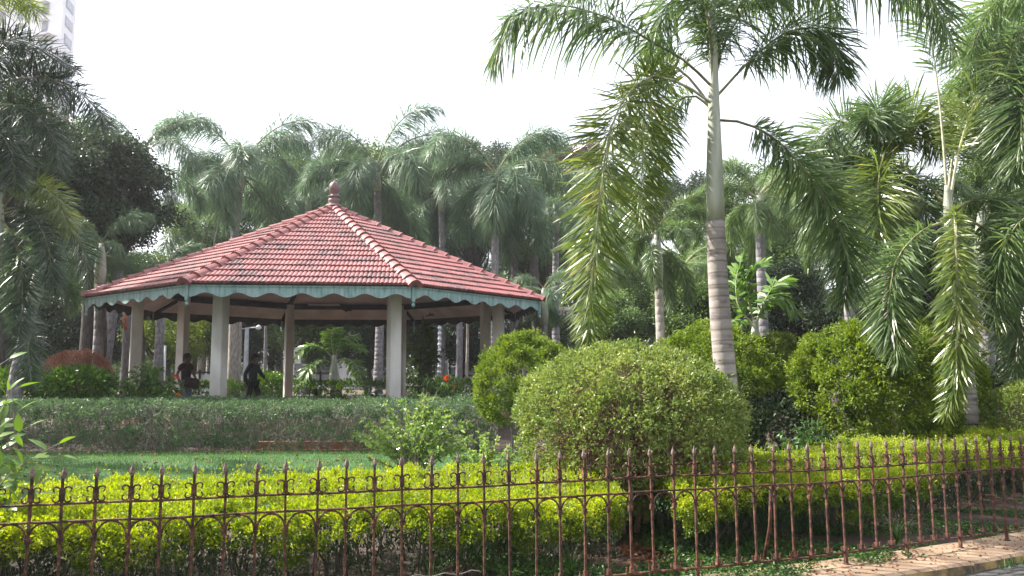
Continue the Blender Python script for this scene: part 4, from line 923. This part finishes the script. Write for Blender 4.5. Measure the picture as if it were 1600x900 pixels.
near_palm('tall foxtail palm with ringed trunk behind the large round bush', (1147, 742), 9.0,
    [(1138, 640), (1126, 500), (1121, 420), (1118, 345)], [.155, .138, .128, .118, .112],
    [(1118, 346), (1117, 300), (1116, 210), (1115, 135), (1114, 60), (1112, -40)], [.113, .104, .084, .066, .052, .045, .032],
    [[(1112, 135, 9), (1070, 95, 8.8), (1020, 66, 8.6), (950, 28, 8.3), (870, 8, 8.1), (805, 25, 8), (772, 95, 8), dict(droop=.62, plume=.35, n=260)],
     [(1110, 160, 8.9), (1060, 128, 8.6), (1010, 122, 8.3), (962, 178, 8.1), (940, 290, 8.0), (928, 400, 8.0), (920, 520, 8.0), dict(mats=('palm_y', 'petiole_p'), n=430, plume=1.25, Lf=.50, wd=.046, droop=.12, sweep=.32)],
     [(1110, 165, 9.1), (1075, 120, 9.0), (1040, 100, 8.9), (1010, 150, 8.8), (1005, 230, 8.8), (1000, 350, 8.8), dict(mats=('palm_y', 'petiole_p'), n=330, plume=1.25, Lf=.48, wd=.046, droop=.15, sweep=.35)],
     [(1112, 170, 9.2), (1085, 150, 9.3), (1055, 160, 9.3), (1030, 215, 9.3), (1020, 300, 9.3), dict(n=220, plume=1.0, Lf=.42)],
     [(1122, 148, 9), (1175, 92, 9.1), (1235, 48, 9.2), (1285, 48, 9.2), (1312, 115, 9.3), dict(droop=.5, plume=.7, n=330, start=.22)],
     [(1116, 150, 9), (1121, 80, 9), (1160, 0, 9), (1250, -55, 9), (1370, -55, 9), (1455, -5, 9), (1488, 75, 9), dict(droop=.62, plume=.45, n=330, start=.25)],
     [(1123, 188, 9), (1162, 192, 8.9), (1212, 218, 8.8), (1262, 272, 8.6), (1306, 340, 8.5), (1324, 410, 8.4), (1318, 465, 8.4), dict(n=480, plume=1.15, droop=.25, start=.14, sweep=.4)],
     [(1117, 150, 9.03), (1124, 90, 9.1), (1160, 20, 9.5), (1210, -30, 9.8), (1270, -30, 10.1), (1310, 30, 10.3), dict(n=300, plume=.9, droop=.5)],
     [(1113, 150, 8.97), (1110, 60, 8.95), (1090, -20, 8.9), (1040, -70, 8.7), (960, -70, 8.5), (900, -10, 8.4), dict(n=250, plume=.5, droop=.6)],
     [(1114, 150, 9.04), (1110, 90, 9.1), (1095, 20, 9.3), (1060, -10, 9.6), (1030, 30, 9.8), (1018, 90, 10), dict(n=220, plume=.9, droop=.4)],
     [(1115, 150, 9), (1116, 40, 9), (1125, -40, 9.2), (1170, -60, 9.5), (1210, 0, 9.9), dict(n=220, plume=.9, droop=.4)]],
    leaf=.52, wd=.046, seed=100)
near_palm('foxtail palm with pale trunk and hanging fronds near the right edge', (1518, 722), 8.6,
    [(1512, 640), (1503, 540), (1494, 450), (1489, 398)], [.125, .105, .088, .078],
    [(1489, 400), (1486, 360), (1482, 325), (1480, 290)], [.078, .072, .055, .030],
    [[(1481, 320, 8.6), (1472, 200, 8.6), (1462, 110, 8.6), (1450, 30, 8.6), (1440, -40, 8.6), dict(n=90, plume=.8, start=.55, mats=('tree_light', 'petiole_p'))],
     [(1484, 318, 8.6), (1500, 230, 8.7), (1528, 150, 8.8), (1565, 95, 8.9), (1600, 100, 9.0), dict(n=300, plume=.9, mats=('palm_y', 'petiole_p'), start=.25)],
     [(1480, 315, 8.6), (1490, 235, 8.9), (1505, 175, 9.3), (1520, 160, 9.7), (1535, 210, 10), dict(n=300, plume=1.0, mats=('conifer2', 'petiole_p'), start=.2)],
     [(1486, 335, 8.5), (1492, 335, 8.0), (1494, 400, 7.7), (1496, 500, 7.6), (1492, 600, 7.6), (1476, 648, 7.6), dict(n=430, plume=1.25, mats=('palm_y', 'petiole_p'), droop=.18, Lf=.29, wd=.040, sweep=.5)],
     [(1480, 345, 8.5), (1440, 362, 8.3), (1402, 405, 8.2), (1390, 475, 8.1), (1398, 530, 8.1), (1408, 562, 8.1), dict(n=360, plume=1.1, Lf=.36)],
     [(1488, 340, 8.6), (1530, 352, 8.7), (1572, 395, 8.8), (1592, 480, 8.8), (1588, 590, 8.8), dict(n=380, plume=1.1, Lf=.42)],
     [(1486, 330, 8.6), (1530, 310, 8.9), (1580, 320, 9.1), (1620, 370, 9.2), (1640, 450, 9.2), dict(n=300, plume=1.0)],
     [(1480, 325, 8.7), (1450, 290, 9.0), (1400, 270, 9.3), (1350, 290, 9.6), (1320, 350, 9.8), dict(n=330, plume=1.0)]],
    leaf=.40, wd=.040, seed=200, ring=.12, ds=1.22)
near_palm('foxtail palm with bright green crown left of the pale trunked palm', (1402, 700), 12.0,
    [(1396, 600), (1388, 450), (1384, 340)], [.12, .11, .10, .09], [(1384, 342), (1384, 300), (1382, 240)], [.095, .085, .03],
    [[(1383, 270, 12), (1400, 220, 12), (1440, 190, 12), (1480, 230, 12), dict(n=260, mats=('conifer2', 'petiole'))],
     [(1383, 270, 12), (1360, 215, 12), (1310, 190, 12), (1270, 230, 12), (1250, 300, 12), dict(n=300)],
     [(1383, 265, 12), (1380, 200, 11.8), (1370, 170, 11.5), (1355, 190, 11.2), dict(n=260)],
     [(1383, 265, 12), (1400, 190, 12.2), (1430, 155, 12.5), (1375, 160, 12.8), dict(n=140)],
     [(1383, 280, 12), (1350, 260, 11.8), (1325, 310, 11.6), (1315, 400, 11.5), dict(n=300)],
     [(1384, 280, 12), (1420, 270, 11.8), (1445, 330, 11.6), (1450, 420, 11.5), dict(n=300)],
     [(1384, 280, 12), (1378, 250, 11.5), (1372, 300, 11), (1372, 400, 10.9), dict(n=300, mats=('palm_y', 'petiole'))],
     [(1384, 280, 12), (1340, 240, 12.3), (1290, 270, 12.6), (1270, 350, 12.7), dict(n=260)]],
    leaf=.62, wd=.05, seed=300)
near_palm('palm at the far right edge with grey drooping fronds', (1690, 700), 10.5,
    [(1690, 400), (1680, 120)], [.14, .12, .11], [(1680, 122), (1675, 60), (1670, 0)], [.11, .09, .04],
    [[(1678, 80, 10.5), (1630, 40, 10.5), (1590, 60, 10.5), (1572, 150, 10.4), (1580, 280, 10.4), dict(n=340)],
     [(1678, 60, 10.5), (1620, -10, 10.6), (1560, 0, 10.8), (1520, 70, 11), (1512, 150, 11.1), dict(n=340, mats=('tree_light', 'petiole'))],
     [(1678, 90, 10.5), (1640, 90, 10.2), (1600, 150, 10), (1595, 260, 10), dict(n=300)],
     [(1680, 380, 10.5), (1640, 330, 10.4), (1590, 350, 10.3), (1560, 420, 10.3), (1555, 500, 10.3), dict(n=300)]],
    leaf=.6, wd=.05, seed=400)
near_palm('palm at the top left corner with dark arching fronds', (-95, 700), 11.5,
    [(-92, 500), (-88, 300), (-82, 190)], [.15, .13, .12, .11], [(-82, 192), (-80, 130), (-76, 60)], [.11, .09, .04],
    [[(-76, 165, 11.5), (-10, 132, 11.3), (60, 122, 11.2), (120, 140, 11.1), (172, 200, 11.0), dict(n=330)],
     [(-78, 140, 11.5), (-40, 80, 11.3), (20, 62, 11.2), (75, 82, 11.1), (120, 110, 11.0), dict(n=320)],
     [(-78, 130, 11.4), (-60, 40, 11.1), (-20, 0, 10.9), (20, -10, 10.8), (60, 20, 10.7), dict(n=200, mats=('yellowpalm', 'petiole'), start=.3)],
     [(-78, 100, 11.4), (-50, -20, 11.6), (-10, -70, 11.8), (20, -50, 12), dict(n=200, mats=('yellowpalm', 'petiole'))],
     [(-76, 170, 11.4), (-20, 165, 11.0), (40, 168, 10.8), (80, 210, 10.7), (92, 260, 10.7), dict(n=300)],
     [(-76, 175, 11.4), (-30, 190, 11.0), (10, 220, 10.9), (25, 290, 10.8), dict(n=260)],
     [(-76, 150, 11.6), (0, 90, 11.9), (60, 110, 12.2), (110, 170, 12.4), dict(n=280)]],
    leaf=.42, wd=.036, mats=('palm_shade', 'petiole'), seed=500, n=300)
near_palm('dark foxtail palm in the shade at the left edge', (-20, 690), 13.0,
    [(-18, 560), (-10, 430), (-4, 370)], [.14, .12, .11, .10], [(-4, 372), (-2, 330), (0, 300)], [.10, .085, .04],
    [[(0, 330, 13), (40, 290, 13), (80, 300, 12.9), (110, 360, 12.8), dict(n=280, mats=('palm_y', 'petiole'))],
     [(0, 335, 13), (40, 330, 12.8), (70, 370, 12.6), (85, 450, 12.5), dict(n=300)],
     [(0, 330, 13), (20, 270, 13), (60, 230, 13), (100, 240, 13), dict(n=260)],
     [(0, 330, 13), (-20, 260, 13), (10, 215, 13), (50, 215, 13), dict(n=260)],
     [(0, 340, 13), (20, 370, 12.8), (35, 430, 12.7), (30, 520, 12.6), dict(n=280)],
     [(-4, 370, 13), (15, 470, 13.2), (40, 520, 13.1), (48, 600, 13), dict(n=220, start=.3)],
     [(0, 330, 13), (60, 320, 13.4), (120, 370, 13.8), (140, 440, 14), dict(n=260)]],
    leaf=.40, wd=.036, mats=('palm_shade', 'petiole'), seed=600)
near_palm('young yellow green palm right of the tall palm trunk', (1178, 700), 14.0, [(1178, 560), (1180, 530)], [.10, .09, .08], [(1180, 532), (1180, 500)], [.09, .05],
    [[(1180, 510, 14), (1168, 460, 14), (1172, 425, 14), (1200, 405, 14), dict(n=90, wd=.075, plume=.15, droop=.15)],
     [(1180, 510, 14), (1155, 480, 14), (1150, 440, 14), (1160, 400, 14), dict(n=90, wd=.075, plume=.15, droop=.15)],
     [(1180, 510, 14), (1200, 470, 13.9), (1225, 465, 13.8), (1240, 490, 13.7), dict(n=80, wd=.075, plume=.2, droop=.4)],
     [(1180, 510, 14), (1150, 500, 13.8), (1130, 520, 13.7), (1125, 550, 13.6), dict(n=80, wd=.075, plume=.2, droop=.4)],
     [(1180, 510, 14), (1190, 480, 14.3), (1215, 440, 14.5), (1235, 440, 14.7), dict(n=80, wd=.075, plume=.2)]],
    leaf=.42, mats=('bottle', 'petiole_p'), seed=700)
near_palm('young bottle palm seen through the middle of the pavilion', (523, 615), 32.5, [(523, 602)], [.34, .30], [(523, 603), (522, 580), (522, 555)], [.30, .17, .08],
    [[(522, 562, 32.5), (505, 545, 32.5), (482, 540, 32.3), (462, 560, 32), dict(n=130, plume=.12, start=.3)],
     [(522, 560, 32.5), (518, 535, 32.5), (520, 520, 32.3), (530, 512, 32), dict(n=110, plume=.1)],
     [(522, 562, 32.5), (535, 545, 32.5), (552, 537, 32.3), (566, 548, 32), dict(n=130, plume=.12, start=.3)],
     [(522, 568, 32.5), (502, 562, 32), (484, 575, 31.6), (472, 600, 31.3), dict(n=130, plume=.12, start=.3)],
     [(522, 566, 32.5), (540, 560, 32), (556, 570, 31.6), (566, 595, 31.3), dict(n=130, plume=.12, start=.3)],
     [(522, 562, 32.5), (535, 530, 32.6), (550, 525, 32.8), (560, 530, 33), dict(n=90)]],
    leaf=.60, wd=.065, mats=('bottle', 'petiole_p'), seed=800)

# ------------------------------------------------------------------ background palms and trees
def bgp(label, px, py, d, lpx, kind, n=16, seed=0, trunk_dx=0, r=.17, tmat='bark_grey', shaft=1.2, group='palms standing beyond the pavilion'):
    c = W(px, py, d); top = c - np.array([0, 0, shaft]); base = np.array([c[0] + trunk_dx * d / F_PX, d, 0])
    return palm('royal_palm' if kind == 'royal' else 'palm_tree', label, base, top, r * 1.2, r, n, lpx * d / F_PX, kind, seed=seed, tmat=tmat, shaft=shaft, group=group)
bgp('royal palm whose crown stands above the left slope of the pavilion roof', 375, 262, 34, 145, 'royal', 18, 1, -10)
bgp('royal palm whose crown stands directly behind the roof finial', 590, 262, 36, 140, 'royal', 20, 2, 5)
bgp('royal palm whose crown stands above the right slope of the pavilion roof', 775, 270, 33, 140, 'royal', 20, 3, 0)
bgp('palm with arching fronds against the sky between the dark tree and the pavilion', 214, 236, 27, 125, 'royal', 13, 4, -40)
bgp('distant royal palm between the left and middle crowns', 482, 300, 43, 100, 'royal', 14, 5)
bgp('distant royal palm between the middle and right crowns', 690, 300, 42, 100, 'royal', 14, 6)
bgp('royal palm beside the yellow tinged hanging frond', 868, 330, 38, 105, 'royal', 14, 7)
bgp('royal palm behind the left eave', 305, 345, 46, 90, 'royal', 12, 8)
bgp('shorter royal palm left of the finial just above the roof ridge', 445, 345, 47, 105, 'royal', 15, 31)
bgp('shorter royal palm between the finial and the right crown', 668, 335, 47, 110, 'royal', 16, 32)
bgp('shorter royal palm low above the right slope of the roof', 735, 372, 48, 90, 'royal', 15, 33)
bgp('shorter royal palm nearest the right end of the roof', 825, 385, 47, 95, 'royal', 15, 34)
bgp('shorter royal palm low above the left slope of the roof', 335, 385, 47, 85, 'royal', 14, 35)
bgp('royal palm high between the finial and the left crown', 505, 270, 49, 115, 'royal', 16, 36)
bgp('low palm tucked behind the left slope of the roof', 255, 420, 30, 70, 'royal', 12, 9)
bgp('low palm by the right end of the pavilion roof', 850, 450, 24, 60, 'royal', 12, 10, r=.12)
bgp('slender palm with pale trunk and climbing creeper right of the round bush', 1027, 360, 17, 115, 'foxtail', 13, 11, 5, r=.10, tmat='bark_pale', group='palms on the right side of the garden')
bgp('pale green palm just right of the tall palm trunk', 1185, 305, 22, 115, 'light', 16, 12, 0, r=.14, group='palms on the right side of the garden')
bgp('pale green palm between the tall palm and the bright crowned palm', 1262, 330, 26, 115, 'light', 16, 13, r=.14, group='palms on the right side of the garden')
bgp('palm half hidden behind the tall palm trunk', 1120, 360, 27, 100, 'light', 14, 14, r=.14, group='palms on the right side of the garden')
bgp('small foxtail palm low in the middle of the right side', 1075, 410, 24, 70, 'light', 12, 15, r=.10, group='palms on the right side of the garden')
bgp('dense foxtail palm behind the pale trunked palm', 1530, 330, 13, 150, 'foxtail', 14, 16, r=.12, group='palms on the right side of the garden')
bgp('foxtail palm behind the bright crowned palm', 1320, 350, 17, 110, 'foxtail', 14, 17, r=.12, group='palms on the right side of the garden')
bgp('dark palm in the shade left of the pavilion', 55, 400, 17, 110, 'foxtail', 14, 18, -20, r=.13, group='palms in the shade on the left')
bgp('dark palm with blue green fronds by the roof corner', 160, 380, 22, 90, 'royal', 12, 19, 0, r=.14, group='palms in the shade on the left')
bgp('foxtail palm far behind the hanging fronds', 960, 400, 26, 85, 'light', 13, 20, r=.12, group='palms on the right side of the garden')
bgp('small palm with narrow crown at the right edge', 1590, 480, 15, 90, 'foxtail', 12, 21, r=.10, group='palms on the right side of the garden')

def tpx(label, px, py, rxp, ryp, d, mat, leaf, nleaf_, ncl=16, crp=.36, seed=0, bark='bark', tr=.18, group='trees beyond the pavilion', tpxx=None, name='broadleaf_tree', thick=.8, flat=1.0):
    nleaf = int(nleaf_ * 1.9); leaf *= .86; ncl = int(ncl * 1.4)
    c = W(px, py, d); s = d / F_PX; rx, rz = rxp * s, ryp * s
    cl = clumpset(c[0], c[1], c[2], rx * .8, rz * .8, ncl, min(rx, rz) * crp, seed, ry=rx * thick)
    cl = [(a, b2, c2, r2 * (1.25 if flat < 1 else 1), z2 * flat) for a, b2, c2, r2, z2 in cl]
    bx = W(px if tpxx is None else tpxx, py, d)[0]
    return tree(name, label, (bx, d, 0), 0, cl, mat, leaf, nleaf, bark, tr, group, seed)
tpx('large dark tree with drooping branches left of the pavilion', 150, 300, 125, 130, 25, 'tree_dark', .16, 26000, 44, .27, 31, flat=.42, tpxx=140, tr=.20, group=None)
tpx('reddish topped dark tree behind the left palms', 90, 260, 110, 110, 29, 'tree_red', .15, 14000, 26, .30, 32, flat=.5, tr=.2, group=None)
tpx('dark tree in deep shade at the left edge', -10, 380, 110, 130, 20, 'tree_dark', .12, 18000, 22, .36, 33, tr=.2, group=None)
tpx('sunlit lime tree glowing through the dark trees on the left', 92, 460, 60, 60, 38, 'lime', .17, 5000, 12, .4, 34, tr=.16, group=None)
tpx('dark understory tree left of the pavilion corner', 60, 510, 95, 70, 28, 'tree_dark', .13, 13000, 16, .42, 35, tr=.16, group=None)
tpx('sunlit tree seen between the two left columns', 262, 520, 60, 55, 40, 'lime', .18, 5000, 12, .4, 36, group=None)
tpx('sparse tree rising behind the left slope of the roof', 320, 345, 62, 90, 44, 'tree_light', .19, 7000, 14, .33, 37, bark='bark_pale')
tpx('leafy tree between the left and middle royal palms', 500, 285, 85, 80, 50, 'tree_mid', .22, 11000, 16, .4, 38)
tpx('reddish tree between the middle and right royal palms', 690, 275, 85, 68, 52, 'tree_red', .22, 12000, 18, .38, 39)
tpx('dark tree behind the right royal palm', 810, 265, 80, 60, 56, 'tree_dark', .24, 12000, 16, .4, 40)
tpx('reddish tree left of the tall hanging frond', 895, 258, 55, 48, 50, 'tree_red', .22, 8000, 12, .42, 41)
tpx('dark spreading tree left of the tall palm trunk', 1070, 320, 85, 60, 40, 'tree_dark', .18, 12000, 16, .38, 42)
tpx('green tree between the two tall palms', 1200, 340, 110, 80, 36, 'tree_mid', .17, 14000, 18, .4, 43)
tpx('pale green tree filling the top right corner', 1575, 110, 95, 140, 22, 'tree_light', .12, 20000, 24, .36, 44, group=None)
tpx('mid green tree behind the right palm', 1590, 320, 90, 130, 19, 'tree_mid', .11, 16000, 20, .38, 45, group=None)
tpx('shaded tree behind the hanging fronds at the right', 1420, 440, 120, 110, 21, 'tree_mid', .12, 16000, 18, .4, 46, group=None)
tpx('mid green tree left of the slender palm', 975, 460, 90, 90, 33, 'tree_mid', .16, 12000, 16, .4, 47, group=None)
tpx('mid green tree with creeper right of the slender palm', 1110, 455, 90, 90, 30, 'tree_mid', .15, 12000, 16, .4, 48, group=None)
tpx('dark leafy tree behind the young yellow green palm', 1230, 480, 90, 85, 24, 'tree_dark', .13, 12000, 16, .4, 49, group=None)
under = [('second from the left', 165, 'tree_dark'), ('with lit leaves at the left columns', 300, 'tree_mid'), ('behind the front left column', 395, 'tree_dark'), ('behind the brown rear column', 480, 'tree_mid'), ('behind the bottle palm', 575, 'tree_dark'), ('right of the bottle palm', 655, 'tree_mid'), ('behind the right columns', 745, 'tree_dark'), ('beyond the end of the pavilion', 850, 'tree_mid')]
for i, (w_, px, mt) in enumerate(under):
    tpx('low leafy tree seen under the roof ' + w_, px, 520, 66, 62, 43 + 2 * (i % 3), mt, .20, 7500, 12, .45, 60 + i, group='low trees seen under the pavilion roof')
more = [('dense dark tree rising behind the corner palm under the tower', 15, 205, 95, 95, 19, 'tree_dark'), ('tall green tree filling the gap above the left slope of the roof', 430, 300, 85, 95, 47, 'tree_mid'), ('green tree filling the gap right of the finial', 620, 300, 95, 85, 46, 'tree_mid'), ('dark tree filling the gap above the right slope of the roof', 740, 320, 90, 95, 45, 'tree_dark'),
    ('dark green tree right of the roof end', 860, 350, 80, 110, 44, 'tree_mid'), ('pale green tree behind the right hanging frond', 940, 350, 70, 90, 46, 'tree_light'), ('green tree low behind the olive conifer ball', 1180, 500, 90, 70, 28, 'tree_mid'), ('dark tree low behind the largest conifer ball', 1330, 500, 110, 70, 22, 'tree_dark'),
    ('dark tree low behind the conifer ball at the right', 1490, 500, 110, 80, 20, 'tree_dark'), ('green tree at the left edge behind the shaded palms', 20, 300, 100, 110, 32, 'tree_mid'), ('mid green tree beside the left roof corner', 225, 440, 60, 60, 36, 'tree_mid'), ('light tree at the far right edge', 1640, 250, 90, 140, 24, 'tree_light'), ('pale low tree left of the slender creeper palm', 945, 505, 60, 50, 24, 'tree_light'), ('fresh green low tree between the slender palm and the tall palm trunk', 1080, 490, 55, 60, 21, 'tree_mid'), ('pale feathery tree above the olive conifer ball', 1215, 420, 70, 60, 27, 'tree_light'), ('light leafy tree between the tall palm and the bright crowned palm', 1300, 300, 90, 80, 34, 'tree_light')]
for i, (lb, px, py, a, b_, d, mt) in enumerate(more):
    tpx(lb, px, py, a, b_, d, mt, .006 * d * .55 + .05, 10000, 16, .42, 80 + i, group=None)
# far belt of woods that reads as one mass
g = np.random.default_rng(90); n = 26000
x = g.uniform(-75, 80, n); y = g.uniform(62, 74, n); hh = 8.5 + 3.0 * lumpf(5, .12)(np.stack([x, y * 0, x * 0], 1)) * 2 + 1.5 * lumpf(6, .5)(np.stack([x, y * 0, x * 0], 1)) - 2.5 * np.exp(-((x + 31) / 5) ** 2)
z = hh * g.uniform(0.0, 1, n) ** .8; P = np.stack([x, y, z], 1)
V, q = sprigs(P, np.tile([0, -.5, .8], (n, 1)), 4, .55, .34, g, spread=.9, jitter=.8)
tag(link('far_woods', make_mesh('far_woods', V, [q], M['tree_mid'])), 'far belt of trees closing off the park behind everything', 'woods', kind='stuff')

tree('shade_tree', 'tall dense tree just outside the left edge of the view', (-17.5, 10, 0), 0, clumpset(-17.0, 10, 8.5, 3.4, 3.4, 40, 1.4, 640, ry=5.5), 'tree_dark', .22, 26000, 'bark', .3, None, 640)
# shade trees along the road on the near side of the fence (they shade the fence and hedge from the open sky)
for i, (x, y, r_) in enumerate(((-10.5, -3.0, 5.0), (-1.5, -6.5, 5.5), (8.5, -4.5, 5.0))):
    tree('shade_tree', ('spreading shade tree on the road side at the left', 'spreading shade tree on the road side behind the viewer', 'spreading shade tree on the road side at the right')[i], (x, y, 0), 0, clumpset(x, y, 7.2, r_, 2.2, 34, 1.5, 700 + i), 'tree_mid', .26, 16000, 'bark', .28, None, 700 + i)
# trunks and poles beyond the pavilion
def bare_trunk(label, px, ytop, d, r, mat, lean=0, name='tree_trunk', cat='tree trunk', patch=False):
    top = W(px + lean, ytop, d); b = W(px, 600, d); base = np.array([b[0], d, 0]); root = thing(name, label, cat, tuple(base))
    link('trunk', MB().tube(spline([base * 0, (top - base) * .5 + np.array([.05, 0, 0]), top - base], 14), np.linspace(r * 1.2, r * .9, 14) * (1 + .05 * np.sin(np.arange(14) * 2.1)), 10).mesh('trunk', M[mat], True), root)
    if patch:
        link('bark_scar', MB().tube([[.03, -r * .95, 3.0], [-.05, -r * .98, 3.3], [.06, -r * .9, 3.7]], .07, 5).mesh('bark_scar', M['brick'], True), root)
bare_trunk('dark trunk under the left corner of the roof', 157, 400, 25.2, .17, 'bark')
bare_trunk('pale grey trunk with a torn orange patch left of the first column', 194, 430, 26, .14, 'bark_grey', 6, patch=True)
bare_trunk('thick pale twin trunk just right of the front left column', 362, 440, 33, .19, 'bark_pale', 2)
bare_trunk('thinner pale trunk joined beside the thick twin trunk', 370, 440, 33.3, .12, 'bark_pale', 4)
bare_trunk('pale slender trunk between the right columns', 716, 430, 34, .14, 'bark_grey', 1)
bare_trunk('very thin pale trunk next to the right columns', 728, 440, 38, .07, 'bark_pale', 2)
bare_trunk('dark thin trunk seen right of the striding person', 412, 470, 37, .07, 'bark_grey', 3)
bare_trunk('dark trunk below the right royal palm', 840, 400, 35, .22, 'bark', -6)
bare_trunk('grey trunk standing behind the left slope of the roof', 366, 300, 36, .20, 'bark_grey')
bare_trunk('brown fibrous trunk right below the right royal palm', 800, 380, 36, .2, 'bark', 4)
def pole(label, px, ytop, d, r, mat, name='lamp_post', cat='lamp post', head=True, stripes=False):
    top = W(px, ytop, d); base = np.array([top[0], d, 0]); h = top[2]; root = thing(name, label, cat, tuple(base))
    link('pole', MB().tube([[0, 0, 0], [0, 0, h * .5], [0, 0, h]], [r * 1.3, r, r * .8], 8).mesh('pole', M[mat], True), root)
    if head:
        link('arm', MB().tube([[-.5, 0, h - .1], [0, 0, h - .02], [.5, 0, h + .02]], .03, 5).mesh('arm', M[mat]), root)
        for s in (-1, 1): link('lamp_head', MB().lathe([(.02, -.12), (.13, -.08), (.15, .02), (.06, .10), (.01, .12)], k=8).mesh('lamp_head', M['white'], True), root, (s * .55, 0, h - .02 + s * .03))
    if stripes:
        for k in range(9): link('band', MB().tube([[0, 0, 1.4 + k * .24], [0, 0, 1.52 + k * .24]], r * 1.18, 8).mesh('band', M['white'], True), root)
pole('short pale post between the two left columns', 258, 540, 33, .07, 'white', name='post', cat='post', head=False)
pole('grey lamp post with crossarm behind the striding person', 386, 512, 36, .12, 'grey_metal')
pole('blue and white banded post between the right columns', 687, 508, 33, .07, 'grey_metal', name='banded_post', cat='post', head=False, stripes=True)

# railing and fence far behind the pavilion
root = thing('rear_railing', 'long low grey railing crossing behind the pavilion', 'railing', (-9, 33.8, 0))
for h in (.85, .45): link('rail', MB().tube([[-8, 0, h], [0, 0, h], [12, 0, h]], .03, 5).mesh('rail', M['grey_metal']), root)
pm = MB().box((0, 0, .45), (.06, .06, .9)).mesh('post', M['grey_metal'])
for k in range(14): link('post', pm, root, (-7.9 + k * 1.5, 0, 0))
def panel_gate(label, px, d, w, h):
    c = W(px, 590, d); root = thing('metal_gate', label, 'gate', (c[0], d, 0))
    for x in (-w / 2, -w / 6, w / 6, w / 2): link('bar', MB().box((x, 0, h / 2), (.10, .08, h)).mesh('bar', M['beam']), root)
    for z in (.25, .6, .92): link('rail', MB().box((0, .05, h * z), (w, .05, .08)).mesh('rail', M['beam']), root)
    link('panel', MB().box((0, .12, h * .55), (w, .04, h * .6)).mesh('panel', M['white']), root)
panel_gate('dark barred gate with white panel between the left columns', 322, 40, 2.0, 1.6)
panel_gate('small white panelled gate behind the right columns', 735, 44, 2.4, 2.0)
panel_gate('white panelled gate seen near the bottle palm', 492, 46, 2.0, 1.5)
def house(label, px, d, w, h, hue='bwall'):
    c = W(px, 560, d); root = thing('house', label, 'house', (c[0], d, 0))
    link('wall', MB().box((0, 0, h / 2), (w, 6, h)).mesh('wall', M[hue]), root)
    link('roof', MB().box((0, 0, h + .12), (w + .6, 6.6, .22)).mesh('roof', M['ceiling']), root)
    for x in np.arange(-w / 2 + 1.2, w / 2 - .6, 2.2):
        for z in np.arange(1.6, h - .6, 2.6):
            f = link('window', MB().box((x, -3.02, z), (1.1, .08, 1.2)).mesh('window', M['white']), root); link('pane', MB().box((x, -3.07, z), (.9, .03, 1.0)).mesh('pane', M['glass']), f)
house('pale house glimpsed right of the pavilion through the trees', 800, 60, 13, 6)
house('pale house glimpsed low behind the left trees', 470, 66, 14, 4.5)

# apartment tower far behind the top left palms
def tower():
    d = 92; c = W(80, 300, d); root = thing('apartment_tower', 'tall white apartment tower with lavender shaded side at the top left', 'building', (c[0], c[1], 0)); H = 62
    # local frame: corner at the origin; left face runs to -x and away, right face runs away to +x
    uL = unit(np.array([-1.0, .35, 0])); uR = unit(np.array([-.2, .98, 0])); wl, wr = 14, 4.4
    A = np.zeros(3); B = uL * wl; C_ = uR * wr; D_ = B + C_
    P = [A, B, D_, C_]; V = [p + np.array([0, 0, z]) for z in (0, H) for p in P]
    link('wall', MB().add(V, [[0, 1, 5, 4], [1, 2, 6, 5], [2, 3, 7, 6], [3, 0, 4, 7], [4, 5, 6, 7]]).mesh('wall', M['bwall']), root)
    nL = np.array([-uL[1], uL[0], 0]); nL = nL if nL[1] < 0 else -nL; nR = np.array([uR[1], -uR[0], 0])
    def win(u, n, s, z, w, h, sill=False):
        o = u * s + np.array([0, 0, z]); rz = math.atan2(u[1], u[0])
        f = link('window', MB().box(o + n * .02, (w + .2, .10, h + .2), rz).mesh('window', M['grey_metal']), root)
        link('pane', MB().box(o + n * .06, (w, .08, h), rz).mesh('pane', M['glass']), f)
        if sill: link('sunshade', MB().box(o + n * .35 + np.array([0, 0, h / 2 + .2]), (w + .5, .7, .08), rz).mesh('sunshade', M['bwall']), root)
    for fl in range(12):
        z = 52.5 - fl * 2.45 + .35
        win(uR, nR, 2.2, z - 1.2, 2.3, 1.15)
        win(uL, nL, 2.9, z - 2.2, .9, 1.3, True); win(uL, nL, 7.0, z - 2.2, 1.3, 1.3, True); win(uL, nL, 11.0, z - 2.2, 1.3, 1.3, True)
    for fl in range(10):
        z = 44.4 - fl * 4.9; o = uL * 2.6 + nL * .5 + np.array([0, 0, z]); link('ledge', MB().box(o, (3.2, 1.0, .12), math.atan2(uL[1], uL[0])).mesh('ledge', M['bwall']), root)
tower()

# ------------------------------------------------------------------ air
hm_ = bpy.data.materials.new('haze'); hm_.use_nodes = True; hn = hm_.node_tree; hn.nodes.clear()
pv = hn.nodes.new('ShaderNodeVolumePrincipled'); pv.inputs['Density'].default_value = HAZE; pv.inputs['Color'].default_value = (.90, .94, 1.0, 1); pv.inputs['Anisotropy'].default_value = .3
ho = hn.nodes.new('ShaderNodeOutputMaterial'); hn.links.new(pv.outputs[0], ho.inputs['Volume'])
tag(link('haze', MB().box((0, 200, 32.0), (840, 1040, 68)).mesh('haze', hm_)), 'thin pale haze in the air over the whole park', 'haze', kind='stuff')
